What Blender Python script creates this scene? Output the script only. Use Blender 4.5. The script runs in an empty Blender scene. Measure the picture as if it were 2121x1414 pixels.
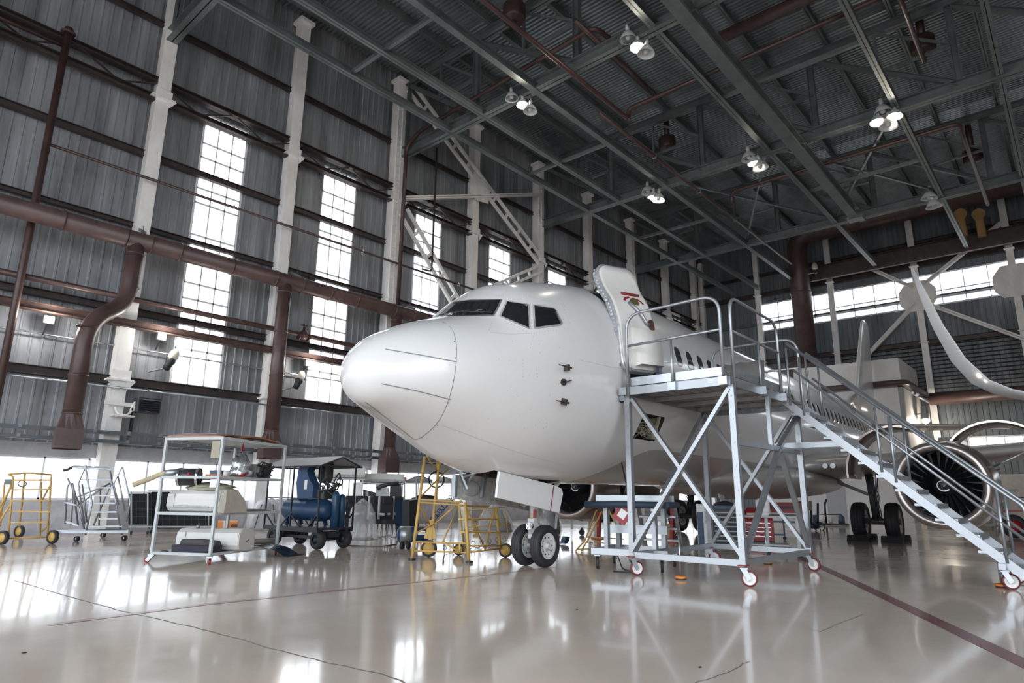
import bpy, bmesh, math, random
from mathutils import Vector, Matrix
from mathutils.bvhtree import BVHTree
random.seed(7)
PI = math.pi
V = Vector
SC = bpy.context.scene
COL = SC.collection
# ---------------------------------------------------------------- camera
FPX, PITCH, ROLL, YAW, CAMH = 1343.6, math.radians(13.34), math.radians(.64), math.radians(41.26), 1.158
_F = V((math.cos(YAW)*math.cos(PITCH), math.sin(YAW)*math.cos(PITCH), math.sin(PITCH)))
_r = V((math.sin(YAW), -math.cos(YAW), 0)); _u = _r.cross(_F)
_R = _r*math.cos(ROLL)+_u*math.sin(ROLL); _U = -_r*math.sin(ROLL)+_u*math.cos(ROLL)
EYE = V((0, 0, CAMH))
cd = bpy.data.cameras.new('camera'); cam = bpy.data.objects.new('camera', cd); COL.objects.link(cam)
cd.sensor_width = 36; cd.lens = FPX/2121*36; cd.clip_start = .05; cd.clip_end = 500
m = Matrix((_R, _U, -_F)).transposed().to_4x4(); m.translation = EYE; cam.matrix_world = m
SC.camera = cam
def ray(x, y): return _R*((x-1060.5)/FPX)+_U*((707-y)/FPX)+_F
def at(x, y, ax, val):            # a photograph point on the plane axis=val
    d = ray(x, y); return EYE+d*((val-EYE[ax])/d[ax])
def gp(x, y, z=0): return at(x, y, 2, z)
def wp(x, y, Y=20.9): return at(x, y, 1, Y)
# ---------------------------------------------------------------- materials
MATS = {}
def mat(name, col, rough=.5, metal=0., var=0., vscale=3., stretch=(1, 1, 1), bump=0., bscale=20., spec=.5, coat=0., emit=None, estr=0., alpha=1., trans=0., col2=None, rvar=0.):
    if name in MATS: return MATS[name]
    M = bpy.data.materials.new(name); M.use_nodes = True
    nt = M.node_tree; bs = nt.nodes['Principled BSDF']; L = nt.links
    bs.inputs['Base Color'].default_value = (*col, 1); bs.inputs['Roughness'].default_value = rough
    bs.inputs['Metallic'].default_value = metal; bs.inputs['Specular IOR Level'].default_value = spec
    bs.inputs['Coat Weight'].default_value = coat; bs.inputs['Coat Roughness'].default_value = .05
    bs.inputs['Alpha'].default_value = alpha; bs.inputs['Transmission Weight'].default_value = trans
    if emit: bs.inputs['Emission Color'].default_value = (*emit, 1); bs.inputs['Emission Strength'].default_value = estr
    if var or bump or rvar:
        tc = nt.nodes.new('ShaderNodeTexCoord'); mp = nt.nodes.new('ShaderNodeMapping'); mp.inputs['Scale'].default_value = stretch
        L.new(tc.outputs['Object'], mp.inputs['Vector'])
    if var or rvar:
        n = nt.nodes.new('ShaderNodeTexNoise'); n.inputs['Scale'].default_value = vscale; n.inputs['Detail'].default_value = 6; n.inputs['Roughness'].default_value = .65
        L.new(mp.outputs[0], n.inputs['Vector'])
        rp = nt.nodes.new('ShaderNodeValToRGB'); L.new(n.outputs['Fac'], rp.inputs['Fac'])
        c2 = col2 or tuple(c*(1-var) for c in col)
        rp.color_ramp.elements[0].position = .32; rp.color_ramp.elements[0].color = (*c2, 1)
        rp.color_ramp.elements[1].position = .66; rp.color_ramp.elements[1].color = (*(tuple(min(1, c*(1+var*.5)) for c in col) if not col2 else col), 1)
        if var: L.new(rp.outputs[0], bs.inputs['Base Color'])
        if rvar:
            mr = nt.nodes.new('ShaderNodeMapRange'); mr.inputs['From Min'].default_value = .3; mr.inputs['From Max'].default_value = .7
            mr.inputs['To Min'].default_value = max(.02, rough-rvar); mr.inputs['To Max'].default_value = rough+rvar
            L.new(n.outputs['Fac'], mr.inputs['Value']); L.new(mr.outputs[0], bs.inputs['Roughness'])
    if bump:
        n2 = nt.nodes.new('ShaderNodeTexNoise'); n2.inputs['Scale'].default_value = bscale; n2.inputs['Detail'].default_value = 3
        L.new(mp.outputs[0], n2.inputs['Vector'])
        bp = nt.nodes.new('ShaderNodeBump'); bp.inputs['Strength'].default_value = bump; bp.inputs['Distance'].default_value = .02
        L.new(n2.outputs['Fac'], bp.inputs['Height']); L.new(bp.outputs[0], bs.inputs['Normal'])
    MATS[name] = M; return M
def glass(name, col, alpha, rough=.02):          # thin pane: part clear, part reflecting
    M = bpy.data.materials.new(name); M.use_nodes = True; nt = M.node_tree; nt.nodes.clear()
    o = nt.nodes.new('ShaderNodeOutputMaterial'); t = nt.nodes.new('ShaderNodeBsdfTransparent'); g = nt.nodes.new('ShaderNodeBsdfPrincipled'); x = nt.nodes.new('ShaderNodeMixShader')
    g.inputs['Base Color'].default_value = (*col, 1); g.inputs['Roughness'].default_value = rough; x.inputs[0].default_value = alpha
    nt.links.new(t.outputs[0], x.inputs[1]); nt.links.new(g.outputs[0], x.inputs[2]); nt.links.new(x.outputs[0], o.inputs[0])
    MATS[name] = M; return M
M_WALL = mat('wall_sheet', (.33, .35, .38), .45, .15, var=.55, vscale=1.1, stretch=(1.6, 1.6, .16), col2=(.13, .135, .145), bump=.15, bscale=6)
M_WALLB = mat('back_sheet', (.20, .225, .245), .5, .2, var=.5, vscale=.8, stretch=(1.2, 1.2, .2), col2=(.10, .115, .125))
M_DADO = mat('painted_brick', (.50, .50, .54), .6, var=.2, vscale=3, bump=.2, bscale=9)
M_DECK = mat('roof_deck', (.33, .37, .395), .34, .6, var=.45, vscale=.5, stretch=(.35, 1, 1))
M_WHITEP = mat('white_column_paint', (.86, .85, .84), .5, var=.18, vscale=1.3, stretch=(1, 1, .4))
M_STEEL = mat('greygreen_steel', (.155, .18, .185), .42, .25, var=.3, vscale=1.2)
M_GIRT = mat('dark_brown_steel', (.055, .042, .042), .5, .1, var=.5, vscale=2)
M_GIRT2 = mat('grey_girt', (.30, .33, .36), .45, .3, var=.3, vscale=2)
M_DUCT = mat('brown_duct_paint', (.088, .053, .05), .42, .05, var=.38, vscale=1.6, bump=.12, bscale=3)
M_PIPE = mat('brown_pipe_paint', (.062, .033, .031), .4, .05, var=.35, vscale=2.5)
M_GALV = mat('galvanised_steel', (.42, .45, .48), .34, .85, var=.2, vscale=6)
M_FRAME = mat('window_frame_paint', (.84, .86, .90), .5, var=.12)
M_DARK = mat('dark_recess', (.018, .018, .02), .7)
M_BLACK = mat('black_plastic', (.025, .027, .03), .45)
M_RUB = mat('black_rubber', (.022, .022, .025), .62, bump=.1, bscale=30)
M_ALU = mat('mill_aluminium', (.36, .38, .405), .36, .7, var=.12, vscale=5, stretch=(1, 1, 1), rvar=.08)
M_ALUD = mat('aluminium_plank', (.34, .33, .32), .45, .6, var=.2, vscale=4)
M_WHITE = mat('white_plastic', (.60, .59, .57), .42, var=.06, vscale=2)
M_YEL = mat('yellow_paint', (.62, .40, .10), .45, var=.3, vscale=5, col2=(.44, .28, .09))
M_BLUE = mat('blue_paint', (.014, .05, .12), .38, var=.3, vscale=4)
M_DBLUE = mat('dark_blue_paint', (.016, .023, .034), .5, var=.3)
M_RED = mat('red_paint', (.30, .014, .018), .4, var=.2)
M_GREYP = mat('grey_white_rack_paint', (.46, .49, .50), .42, var=.12, vscale=4)
M_ORANGE = mat('orange_paint', (.75, .25, .04), .5, var=.2)
M_CHROME = mat('chrome', (.75, .76, .78), .12, 1.)
M_GLASSW = glass('window_glass', (.9, .95, 1), .12)
M_LAMP = mat('lamp_shade_white', (.62, .64, .66), .4)
M_BULB = mat('lit_bulb', (1, .95, .85), .3, emit=(1, .86, .66), estr=60)
M_BULBOFF = mat('unlit_bulb', (.55, .55, .52), .2)
M_CREAM = mat('lens_cream', (.66, .63, .52), .3)
M_FILM = glass('clear_plastic_film', (.85, .88, .92), .30, .14)
M_SEAT = mat('dark_seat_fabric', (.045, .045, .055), .8, bump=.2, bscale=40)
M_BROWNP = mat('brown_panel', (.23, .12, .10), .4, var=.2)
M_TAN = mat('tan_material', (.48, .40, .27), .7, var=.25)
M_CASTER = mat('white_caster_rim', (.74, .74, .73), .4)
M_REDRUB = mat('dark_red_tyre', (.16, .03, .032), .5)
M_BEIGE = mat('khaki_cloth', (.36, .35, .26), .85, var=.2)
# ---------------------------------------------------------------- mesh builder
class B:
    def __init__(s): s.bm = bmesh.new()
    def face(s, pts):
        vs = [s.bm.verts.new(p) for p in pts]
        try: return s.bm.faces.new(vs)
        except ValueError: return None
    def box(s, c, sz, rot=None):
        c = V(c); hx, hy, hz = sz[0]/2, sz[1]/2, sz[2]/2
        P = [V((x, y, z)) for x in (-hx, hx) for y in (-hy, hy) for z in (-hz, hz)]
        if rot is not None: P = [rot @ p for p in P]
        v = [s.bm.verts.new(c+p) for p in P]
        for f in ((0, 1, 3, 2), (4, 6, 7, 5), (0, 4, 5, 1), (2, 3, 7, 6), (0, 2, 6, 4), (1, 5, 7, 3)): s.bm.faces.new([v[i] for i in f])
        return s
    def box2(s, a, b): return s.box([(a[i]+b[i])/2 for i in range(3)], [abs(a[i]-b[i]) for i in range(3)])
    def rbox(s, c, sz, r=.02, rot=None, seg=3):       # box with rounded vertical edges (local z)
        hx, hy = sz[0]/2-r, sz[1]/2-r; pts = []
        for cx, cy, a0 in ((hx, hy, 0), (-hx, hy, 90), (-hx, -hy, 180), (hx, -hy, 270)):
            for i in range(seg+1):
                a = math.radians(a0+90*i/seg); pts.append((cx+r*math.cos(a), cy+r*math.sin(a)))
        return s.prism(pts, sz[2], c, rot)
    def prism(s, pts, h, c=(0, 0, 0), rot=None):      # polygon in local xy, extruded +-h/2 along local z
        c = V(c); rot = rot or Matrix.Identity(3)
        A = [s.bm.verts.new(c+rot @ V((x, y, -h/2))) for x, y in pts]; Bv = [s.bm.verts.new(c+rot @ V((x, y, h/2))) for x, y in pts]
        n = len(pts)
        try:
            s.bm.faces.new(A[::-1]); s.bm.faces.new(Bv)
        except ValueError: pass
        for i in range(n): s.bm.faces.new((A[i], A[(i+1) % n], Bv[(i+1) % n], Bv[i]))
        return s
    def frame(s, a, b, up=(0, 0, 1)):
        a, b = V(a), V(b); z = (b-a).normalized(); up = V(up)
        if abs(z.dot(up)) > .99: up = V((1, 0, 0)) if abs(z.x) < .9 else V((0, 1, 0))
        x = up.cross(z).normalized(); y = z.cross(x)
        return Matrix((x, y, z)).transposed()
    def bar(s, a, b, w, h=None, up=(0, 0, 1)):        # w sideways, h along up
        a, b = V(a), V(b); h = h or w
        return s.box((a+b)/2, (w, h, (b-a).length), s.frame(a, b, up))
    def ibeam(s, a, b, w, h, t=.02, up=(0, 0, 1)):
        a, b = V(a), V(b); R = s.frame(a, b, up); L = (b-a).length; c = (a+b)/2
        s.box(c, (t, h, L), R); s.box(c+R @ V((0, h/2-t/2, 0)), (w, t, L), R); s.box(c-R @ V((0, h/2-t/2, 0)), (w, t, L), R)
        return s
    def cyl(s, a, b, r, seg=14, r2=None, cap=True):
        a, b = V(a), V(b); R = s.frame(a, b); r2 = r if r2 is None else r2
        A = []; Bv = []
        for i in range(seg):
            t = 2*PI*i/seg; d = R @ V((math.cos(t), math.sin(t), 0)); A.append(s.bm.verts.new(a+d*r)); Bv.append(s.bm.verts.new(b+d*r2))
        for i in range(seg): f = s.bm.faces.new((A[i], A[(i+1) % seg], Bv[(i+1) % seg], Bv[i])); f.smooth = True
        if cap: s.bm.faces.new(A[::-1]); s.bm.faces.new(Bv)
        return s
    def tube(s, pts, r, seg=10, bend=0., closed=False):   # swept tube, bend = corner radius
        pts = [V(p) for p in pts]
        if bend:
            q = [pts[0]]
            for i in range(1, len(pts)-1):
                p0, p, p1 = pts[i-1], pts[i], pts[i+1]; d0 = (p0-p); d1 = (p1-p); k = min(bend, d0.length*.49, d1.length*.49)
                a, b = p+d0.normalized()*k, p+d1.normalized()*k
                for j in range(7):
                    t = j/6; q.append(a*(1-t)**2+p*2*t*(1-t)+b*t*t)
            q.append(pts[-1]); pts = q
        rad = r if isinstance(r, (list, tuple)) else [r]*len(pts)
        if len(rad) != len(pts): rad = [rad[0]]*len(pts)
        n = len(pts); rings = []; prev = None
        for i in range(n):
            if closed: d = pts[(i+1) % n]-pts[i-1]
            else: d = pts[min(i+1, n-1)]-pts[max(i-1, 0)]
            d.normalize()
            if prev is None:
                x = V((0, 0, 1)).cross(d)
                if x.length < .05: x = V((1, 0, 0)).cross(d)
            else: x = prev-d*prev.dot(d)
            x.normalize(); y = d.cross(x); prev = x
            rings.append([s.bm.verts.new(pts[i]+(x*math.cos(2*PI*k/seg)+y*math.sin(2*PI*k/seg))*rad[i]) for k in range(seg)])
        for i in range(n if closed else n-1):
            A, Bv = rings[i], rings[(i+1) % n]
            for k in range(seg): f = s.bm.faces.new((A[k], A[(k+1) % seg], Bv[(k+1) % seg], Bv[k])); f.smooth = True
        if not closed: s.bm.faces.new(rings[0][::-1]); s.bm.faces.new(rings[-1])
        return s
    def lathe(s, prof, c=(0, 0, 0), axis=(0, 0, 1), seg=24, smooth=True, arc=None):   # prof: (radius, along axis)
        c = V(c); ax = V(axis).normalized(); R = s.frame(V((0, 0, 0)), ax); rings = []
        nseg = seg if arc is None else seg+1
        for r, h in prof:
            if r < 1e-5: rings.append([s.bm.verts.new(c+ax*h)]*nseg)
            else: rings.append([s.bm.verts.new(c+ax*h+R @ V((r*math.cos(t), r*math.sin(t), 0))) for t in ([2*PI*k/seg for k in range(seg)] if arc is None else [arc[0]+(arc[1]-arc[0])*k/seg for k in range(seg+1)])])
        for A, Bv in zip(rings, rings[1:]):
            for k in range(seg):
                k2 = (k+1) % seg if arc is None else k+1; q = []
                for v in (A[k], A[k2], Bv[k2], Bv[k]):
                    if v not in q: q.append(v)
                if len(q) > 2:
                    try: f = s.bm.faces.new(q); f.smooth = smooth
                    except ValueError: pass
        return s
    def sphere(s, c, r, seg=14, sc=(1, 1, 1), rot=None):
        M = Matrix.Translation(V(c)) @ (rot.to_4x4() if rot else Matrix.Identity(4)) @ Matrix.Diagonal((*[r*k for k in sc], 1))
        g = bmesh.ops.create_uvsphere(s.bm, u_segments=seg, v_segments=max(6, seg//2+2), radius=1, matrix=M)
        for v in g['verts']:
            for f in v.link_faces: f.smooth = True
        return s
    def loft(s, rings, closed=True, cap=True, smooth=True):
        vr = [[s.bm.verts.new(p) for p in r] for r in rings]; n = len(vr[0])
        for A, Bv in zip(vr, vr[1:]):
            for k in range(n if closed else n-1):
                try: f = s.bm.faces.new((A[k], A[(k+1) % n], Bv[(k+1) % n], Bv[k])); f.smooth = smooth
                except ValueError: pass
        if cap:
            try: s.bm.faces.new(vr[0][::-1]); s.bm.faces.new(vr[-1])
            except ValueError: pass
        return s
    def build(s, name, M, parent=None, world=True, thick=0.):
        bm = s.bm
        if thick: bmesh.ops.solidify(bm, geom=bm.faces[:], thickness=thick)
        bmesh.ops.recalc_face_normals(bm, faces=bm.faces[:])
        if parent is not None and world: bmesh.ops.transform(bm, matrix=mw(parent).inverted(), verts=bm.verts[:])
        me = bpy.data.meshes.new(name); bm.to_mesh(me); bm.free()
        me.materials.append(M); o = bpy.data.objects.new(name, me); COL.objects.link(o)
        if parent is not None: o.parent = parent
        return o
def pieces(b, name, M, parent=None, world=True):   # every loose piece becomes a part of its own
    left = set(b.bm.verts); out = []; isl = []
    while left:
        st = [left.pop()]; g = set(st)
        while st:
            v = st.pop()
            for e in v.link_edges:
                w = e.other_vert(v)
                if w in left: left.discard(w); g.add(w); st.append(w)
        isl.append(g)
    isl.sort(key=lambda g: min(v.index for v in g) if False else tuple(round(c, 3) for c in min(v.co for v in g).to_tuple()) if False else sum(v.co.x+v.co.y*.1 for v in g)/len(g))
    for g in isl:
        c = B(); mp = {}
        for v in g: mp[v] = c.bm.verts.new(v.co)
        fs = {f for v in g for f in v.link_faces}
        for f in fs:
            k = c.bm.faces.new([mp[v] for v in f.verts]); k.smooth = f.smooth
        out.append(c.build(name, M, parent, world))
    b.bm.free(); return out
def mw(o):
    M = o.matrix_basis.copy()
    while o.parent: o = o.parent; M = o.matrix_basis @ M
    return M
def tag(o, label, cat, group=None, kind=None):
    if label: o['label'] = label
    if cat: o['category'] = cat
    if group: o['group'] = group
    if kind: o['kind'] = kind
    return o
def thing(name, label, cat, loc=(0, 0, 0), rz=0., group=None):
    o = bpy.data.objects.new(name, None); COL.objects.link(o); o.empty_display_size = .2
    o.location = loc; o.rotation_euler = (0, 0, rz); return tag(o, label, cat, group)
def struct(o, label=None, cat=None): return tag(o, label, cat, None, 'structure')
def copy_tree(o, parent=None):
    c = o.copy(); COL.objects.link(c); c.parent = parent
    for ch in [k for k in bpy.data.objects if k.parent == o]: copy_tree(ch, c)
    return c
def dup(o, loc, rz=0., label=None):
    c = copy_tree(o); c.location = loc; c.rotation_euler = (0, 0, rz)
    if label: c['label'] = label
    return c
# ================================================================ the hangar
COLX = [1.6, 6.42, 11.05, 15.95, 20.7, 25.75, 30.5, 35.5, 40.1, 44.7]
TRX = [6.42, 16.15, 26.0, 35.7, 45.2]
WY, BX, RZ, CH = 21.15, 46.0, 19.7, 15.65     # left wall sheet, back wall sheet, roof deck, truss chord
X0, Y0 = -14.0, -16.0
b = B(); b.box2((X0, Y0, -.3), (BX+.3, WY+.5, 0)); 
M_FLOOR = mat('polished_floor', (.80, .675, .575), .15, var=.22, vscale=.35, col2=(.69, .585, .505), spec=.62, rvar=.07, bump=.035, bscale=.9, coat=.25)
struct(b.build('floor', M_FLOOR), 'glossy beige coated hangar floor', 'floor')
def floor_strip(name, pts, w, M, label, z=.003):
    b = B(); pts = [V((p.x, p.y, 0)) for p in pts]
    L = []; R = []
    for i, p in enumerate(pts):
        d = (pts[min(i+1, len(pts)-1)]-pts[max(i-1, 0)]).normalized(); n = V((-d.y, d.x, 0))
        L.append(p+n*w/2+V((0, 0, z))); R.append(p-n*w/2+V((0, 0, z)))
    for i in range(len(pts)-1): b.face((L[i], L[i+1], R[i+1], R[i]))
    o = b.build(name, M); struct(o, label, 'marking'); return o
M_LINE = mat('dark_red_floor_paint', (.20, .055, .06), .22, var=.25, vscale=4)
floor_strip('floor_marking', [gp(1600, 1129), gp(1651, 1151), gp(1760, 1201), gp(2121, 1373), gp(2260, 1440)], .16, M_LINE, 'dark red line running to the lower right corner of the floor')
floor_strip('floor_marking', [gp(100, 1294), gp(420, 1252), gp(700, 1222), gp(1070, 1183), gp(1150, 1174)], .10, mat('worn_red_floor_paint', (.42, .22, .22), .2, var=.4, vscale=2, col2=(.55, .42, .39)), 'faded red line running to the nose wheel')
M_CRK = mat('floor_crack_fill', (.17, .15, .14), .5)
def crack(pts, w, label):
    P = []
    for a, c in zip(pts, pts[1:]):
        a, c = gp(*a), gp(*c)
        for k in range(6): P.append(a.lerp(c, k/6)+V((random.uniform(-.012, .012), random.uniform(-.012, .012), 0)))
    floor_strip('floor_marking', P, w, M_CRK, label, .002)
crack([(30, 1202), (180, 1245), (240, 1262), (400, 1298), (490, 1322), (600, 1353), (700, 1377), (790, 1394), (850, 1418)], .012, 'long crack in the floor at the lower left')
crack([(1670, 1302), (1700, 1308), (1740, 1290), (1795, 1268)], .007, 'short crack in the floor behind the right line')
crack([(1440, 1414), (1500, 1395), (1560, 1365)], .007, 'short crack in the floor at the bottom edge')
# ---- left wall: ribbed sheet with window holes
def ribs(b, fn, u0, u1, w0, w1, pitch=.27, d=.022):   # fn(u, depth, w)
    prof = []; k = math.floor(u0/pitch)-1
    while k*pitch < u1+pitch:
        c = k*pitch; prof += [(c, 0), (c+pitch*.70, 0), (c+pitch*.78, d), (c+pitch*.92, d)]; k += 1
    prof = [(min(max(u, u0), u1), dd) for u, dd in prof]; q = []
    for p in prof:
        if not q or p[0] > q[-1][0]+1e-4: q.append(p)
    A = [b.bm.verts.new(fn(u, dd, w0)) for u, dd in q]; Bv = [b.bm.verts.new(fn(u, dd, w1)) for u, dd in q]
    for i in range(len(q)-1): b.bm.faces.new((A[i], A[i+1], Bv[i+1], Bv[i]))
BAYC = [(COLX[i]+COLX[i+1])/2 for i in range(len(COLX)-1)]
WINX = [(8.0, 9.52), (12.68, 14.24), (17.45, 19.0), (22.28, 23.88), (27.07, 28.72), (31.9, 33.5), (36.6, 38.2), (41.4, 43.0)]
WZ0, WZ1 = 4.45, 13.82
b = B(); f = lambda u, d, w: V((u, WY-d, w))
edge = X0
for a, c in WINX:
    ribs(b, f, edge, a, 2.38, RZ+.1); ribs(b, f, a, c, 2.38, WZ0); ribs(b, f, a, c, WZ1, RZ+.1); edge = c
ribs(b, f, edge, BX, 2.38, RZ+.1)
struct(b.build('wall_left', M_WALL), 'grey ribbed metal side wall with tall windows', 'wall')
b = B(); b.box2((X0, WY-.02, 0), (BX, WY+.25, .90)); b.build
struct(b.build('baseboard_left', M_DADO), 'lilac grey painted brick dado under the low windows', 'wall')
b = B(); b.box2((X0, WY-.1, 2.05), (BX, WY+.2, 2.40)); b.box2((X0, WY-.12, 2.385), (BX, WY-.05, 2.41))
struct(b.build('trim_1', mat('grey_fascia', (.42, .43, .45), .5, var=.15)), 'grey fascia over the low window band', 'trim')
def window(n, o, u, v, us, vs, fr, label, pane_off=.03):
    """o: origin, u/v: unit axes; us, vs: bar positions"""
    b = B(); dn = u.cross(v)
    for k, x in enumerate(us):
        w = fr if k in (0, len(us)-1) else fr*.55
        b.bar(o+u*x+v*vs[0], o+u*x+v*vs[-1], w, fr*.9, up=dn)
    for k, z in enumerate(vs):
        w = fr if k in (0, len(vs)-1) else fr*.8
        b.bar(o+u*us[0]+v*z, o+u*us[-1]+v*z, w, fr*.9, up=dn)
    r = struct(b.build('window_%d' % n, M_FRAME), label, 'window')
    p = B(); q = o+dn*pane_off; p.face([q+u*us[0]+v*vs[0], q+u*us[-1]+v*vs[0], q+u*us[-1]+v*vs[-1], q+u*us[0]+v*vs[-1]])
    p.build('pane', M_GLASSW, r)
    return r
ordn = ['first', 'second', 'third', 'fourth', 'fifth', 'sixth', 'seventh', 'eighth']
wn = 0
for i, (a, c) in enumerate(WINX):
    vs = [0]; z = 0; k = 0
    while z < WZ1-WZ0-.3:
        z += (1.13, .53)[k % 2]; k += 1; vs.append(min(z, WZ1-WZ0))
    vs[-1] = WZ1-WZ0; w = c-a
    wn += 1
    window(wn, V((a, WY+.03, WZ0)), V((1, 0, 0)), V((0, 0, 1)), [0, w*.34, w*.67, w], vs, .075, 'tall narrow multi-pane window, %s from the left' % ordn[i])
for i, (a, c) in enumerate(zip(COLX, COLX[1:])):
    wn += 1; w = c-a-.5
    window(wn, V((a+.25, WY+.08, .92)), V((1, 0, 0)), V((0, 0, 1)), [0, w*.25, w*.5, w*.75, w], [0, 1.12], .085, 'low wide window above the brick dado in the %s bay from the left' % (ordn+['ninth'])[i])
# ---- columns on the left wall
cord = ['out of sight before the first', 'first', 'second', 'third', 'fourth', 'fifth', 'sixth', 'seventh', 'eighth', 'ninth']
for i, x in enumerate(COLX):
    top = 19.05
    big = i in (3, 5, 7)
    r = thing('steel_column', 'white steel wall column, %s from the left' % cord[i], 'column', (x, 20.8, 0), 0, 'white columns of the left wall')
    b = B(); w = .50 if big else .40
    b.box((x, 20.80, top/2), (w-.06, .44, top)); b.box((x, 20.585, top/2), (w, .03, top)); b.build('shaft', M_WHITEP, r)
    b = B(); b.box((x, 20.75, top+.06), (w+.2, .6, .14)); b.build('cap_plate', M_WHITEP, r)
    b = B()
    for z in (13.35, 4.25) if i != 3 else (13.35,):
        b.box((x, 20.62, z), (w+.30, .34, .05)); b.prism([(0, 0), (.22, 0), (0, -.3)], .03, (x+w/2-.02, 20.5, z), Matrix(((1, 0, 0), (0, 0, 1), (0, 1, 0))))
        b.box((x, 20.52, z+.14), (w+.1, .03, .30))
    pieces(b, 'bracket', M_WHITEP, r)
    if big:
        b = B()
        for k in range(44): b.box((x-.10, 20.545, 3+.34*k), (.24, .03, .03))
        for s in (-.22, .02): b.box((x+s, 20.55, 10.4), (.03, .04, 15))
        b.build('ladder', M_WHITEP, r)
# ---- girts along the left wall
def girt(n, z, h, d, M, y=None, x0=None, x1=BX-.1, label=''):
    b = B(); y = y or WY-.16; x0 = X0 if x0 is None else x0
    b.ibeam((x0, y, z), (x1, y, z), d, h, .018)
    return struct(b.build('trim_%d' % n, M), label, 'girt')
girt(2, 16.2, .17, .16, M_GIRT, label='dark wall girt just under the roof trusses')
girt(3, 11.5, .20, .18, M_GIRT, label='dark wall girt crossing the upper third of the tall windows')
girt(4, 9.1, .14, .16, M_GIRT, label='dark wall girt just above the big brown duct')
girt(5, 6.42, .20, .2, M_GIRT, label='dark wall girt above the brown walkway channel')
girt(6, 4.30, .24, .22, M_GIRT, label='dark wall girt under the tall windows')
# walkway truss girder at z 13.4-14
for n, z, lab in ((7, 13.98, 'upper chord of the dark girder over the window heads'), (8, 13.36, 'lower chord of the dark girder over the window heads')):
    girt(n, z, .16, .3, M_GIRT, y=20.75, label=lab)
b = B(); x = X0
while x < BX-2:
    b.bar((x, 20.7, 13.4), (x+1.2, 20.7, 13.95), .035, .05); b.bar((x+1.2, 20.7, 13.95), (x+2.4, 20.7, 13.4), .035, .05); x += 2.4
struct(b.build('trim_9', M_GIRT), 'zigzag lacing of the dark girder over the window heads', 'girt')
b = B(); x = X0; pr = None
b.ibeam((X0, 20.55, 5.92), (BX, 20.55, 5.92), .24, .22, .02)
struct(b.build('trim_10', mat('rusty_channel', (.085, .05, .042), .6, var=.5, vscale=3)), 'rusty brown channel below the pipe run on the left wall', 'girt')
# ---- conduit and rails
def pipe_run(label, pts, r, M, bend=0, name='wall_pipe', cat='pipe', clips=0, group=None):
    t = thing(name, label, cat, pts[0], 0, group); b = B(); b.tube(pts, r, 10, bend); b.build('tube', M, t)
    if clips:
        c = B(); a, e = V(pts[0]), V(pts[-1]); n = int((e-a).length/clips)
        for k in range(1, n): p = a.lerp(e, k/n); c.box(p, (.05, r*2.6, r*2.6))
        pieces(c, 'clip', M_GALV, t)
    return t
pipe_run('thin brown pipe crossing the tall windows above the big duct', [(3.7, 20.35, 10.45), (BX-.2, 20.35, 10.45)], .045, M_PIPE, clips=4.8)
pipe_run('brown heating pipe along the left wall below the big duct', [(-3, 20.5, 6.66), (30, 20.5, 6.66)], .085, M_PIPE)
pipe_run('thin grey conduit on the left wall below the walkway channel', [(-3, 20.45, 4.02), (30, 20.45, 4.02)], .03, M_GALV, clips=2.4)
pipe_run('thin grey conduit behind the wall floodlights', [(-3, 20.95, 5.3), (30, 20.95, 5.3)], .022, M_GALV, clips=3)
for z, lab in ((2.74, 'upper grey cable tray along the left wall'), (2.5, 'lower grey cable tray along the left wall')):
    t = thing('cable_tray', lab, 'cable tray', (0, 20.45, z), 0, 'cable trays above the low windows')
    b = B(); b.box2((-3, 20.42, z-.05), (BX-1, 20.46, z+.05)); b.box2((-3, 20.30, z-.06), (BX-1, 20.46, z-.045)); b.build('tray', mat('tray_steel', (.20, .22, .25), .35, .6), t)
    b = B(); x = 0
    while x < 30: b.box((x, 20.40, z+.02), (.06, .05, .09)); x += .85
    pieces(b, 'clamp', M_GALV, t)
# ---- back wall
b = B(); f = lambda u, d, w: V((BX-d, u, w)); BZ0, BZ1 = 12.85, 14.82; LZ1, LZ0 = at(2050, 904, 0, BX).z, at(2050, 928, 0, BX).z
ribs(b, f, 5.0, WY, 0, BZ0, .3, .03); ribs(b, f, Y0, 5.0, 0, LZ0, .3, .03); ribs(b, f, Y0, 5.0, LZ1, BZ0, .3, .03); ribs(b, f, Y0, WY, BZ1, RZ+.1, .3, .03); ribs(b, f, 16.35, WY, BZ0, BZ1, .3, .03)
struct(b.build('wall_back', M_WALLB), 'dark grey ribbed end wall with a ribbon window', 'wall')
BCY = [16.3, 11.4, 6.45, 1.65, -3.2, -8.1, -13]
for i in range(len(BCY)-1):
    wn += 1; y1, y0 = BCY[i], BCY[i+1]
    if i == 0: pass
    L = y1-y0
    us = [k*L/4 for k in range(5)]
    window(wn, V((BX-.03, y1, BZ0)), V((0, -1, 0)), V((0, 0, 1)), us, [0, .42, .86, BZ1-BZ0], .09, 'ribbon window in the end wall, %s from its left end' % ordn[i])
for i, (y1, y0) in enumerate(((5.0, 1.65), (1.65, -3.2), (-3.2, -8.1), (-8.1, -13))):
    wn += 1; L = y1-y0; window(wn, V((BX-.03, y1, LZ0)), V((0, -1, 0)), V((0, 0, 1)), [k*L/4 for k in range(5)], [0, LZ1-LZ0], .09, 'low window of the end wall behind the engine, %s from its left end' % ordn[i])
bord = ['first', 'second', 'third', 'fourth', 'fifth', 'sixth', 'seventh']
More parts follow.
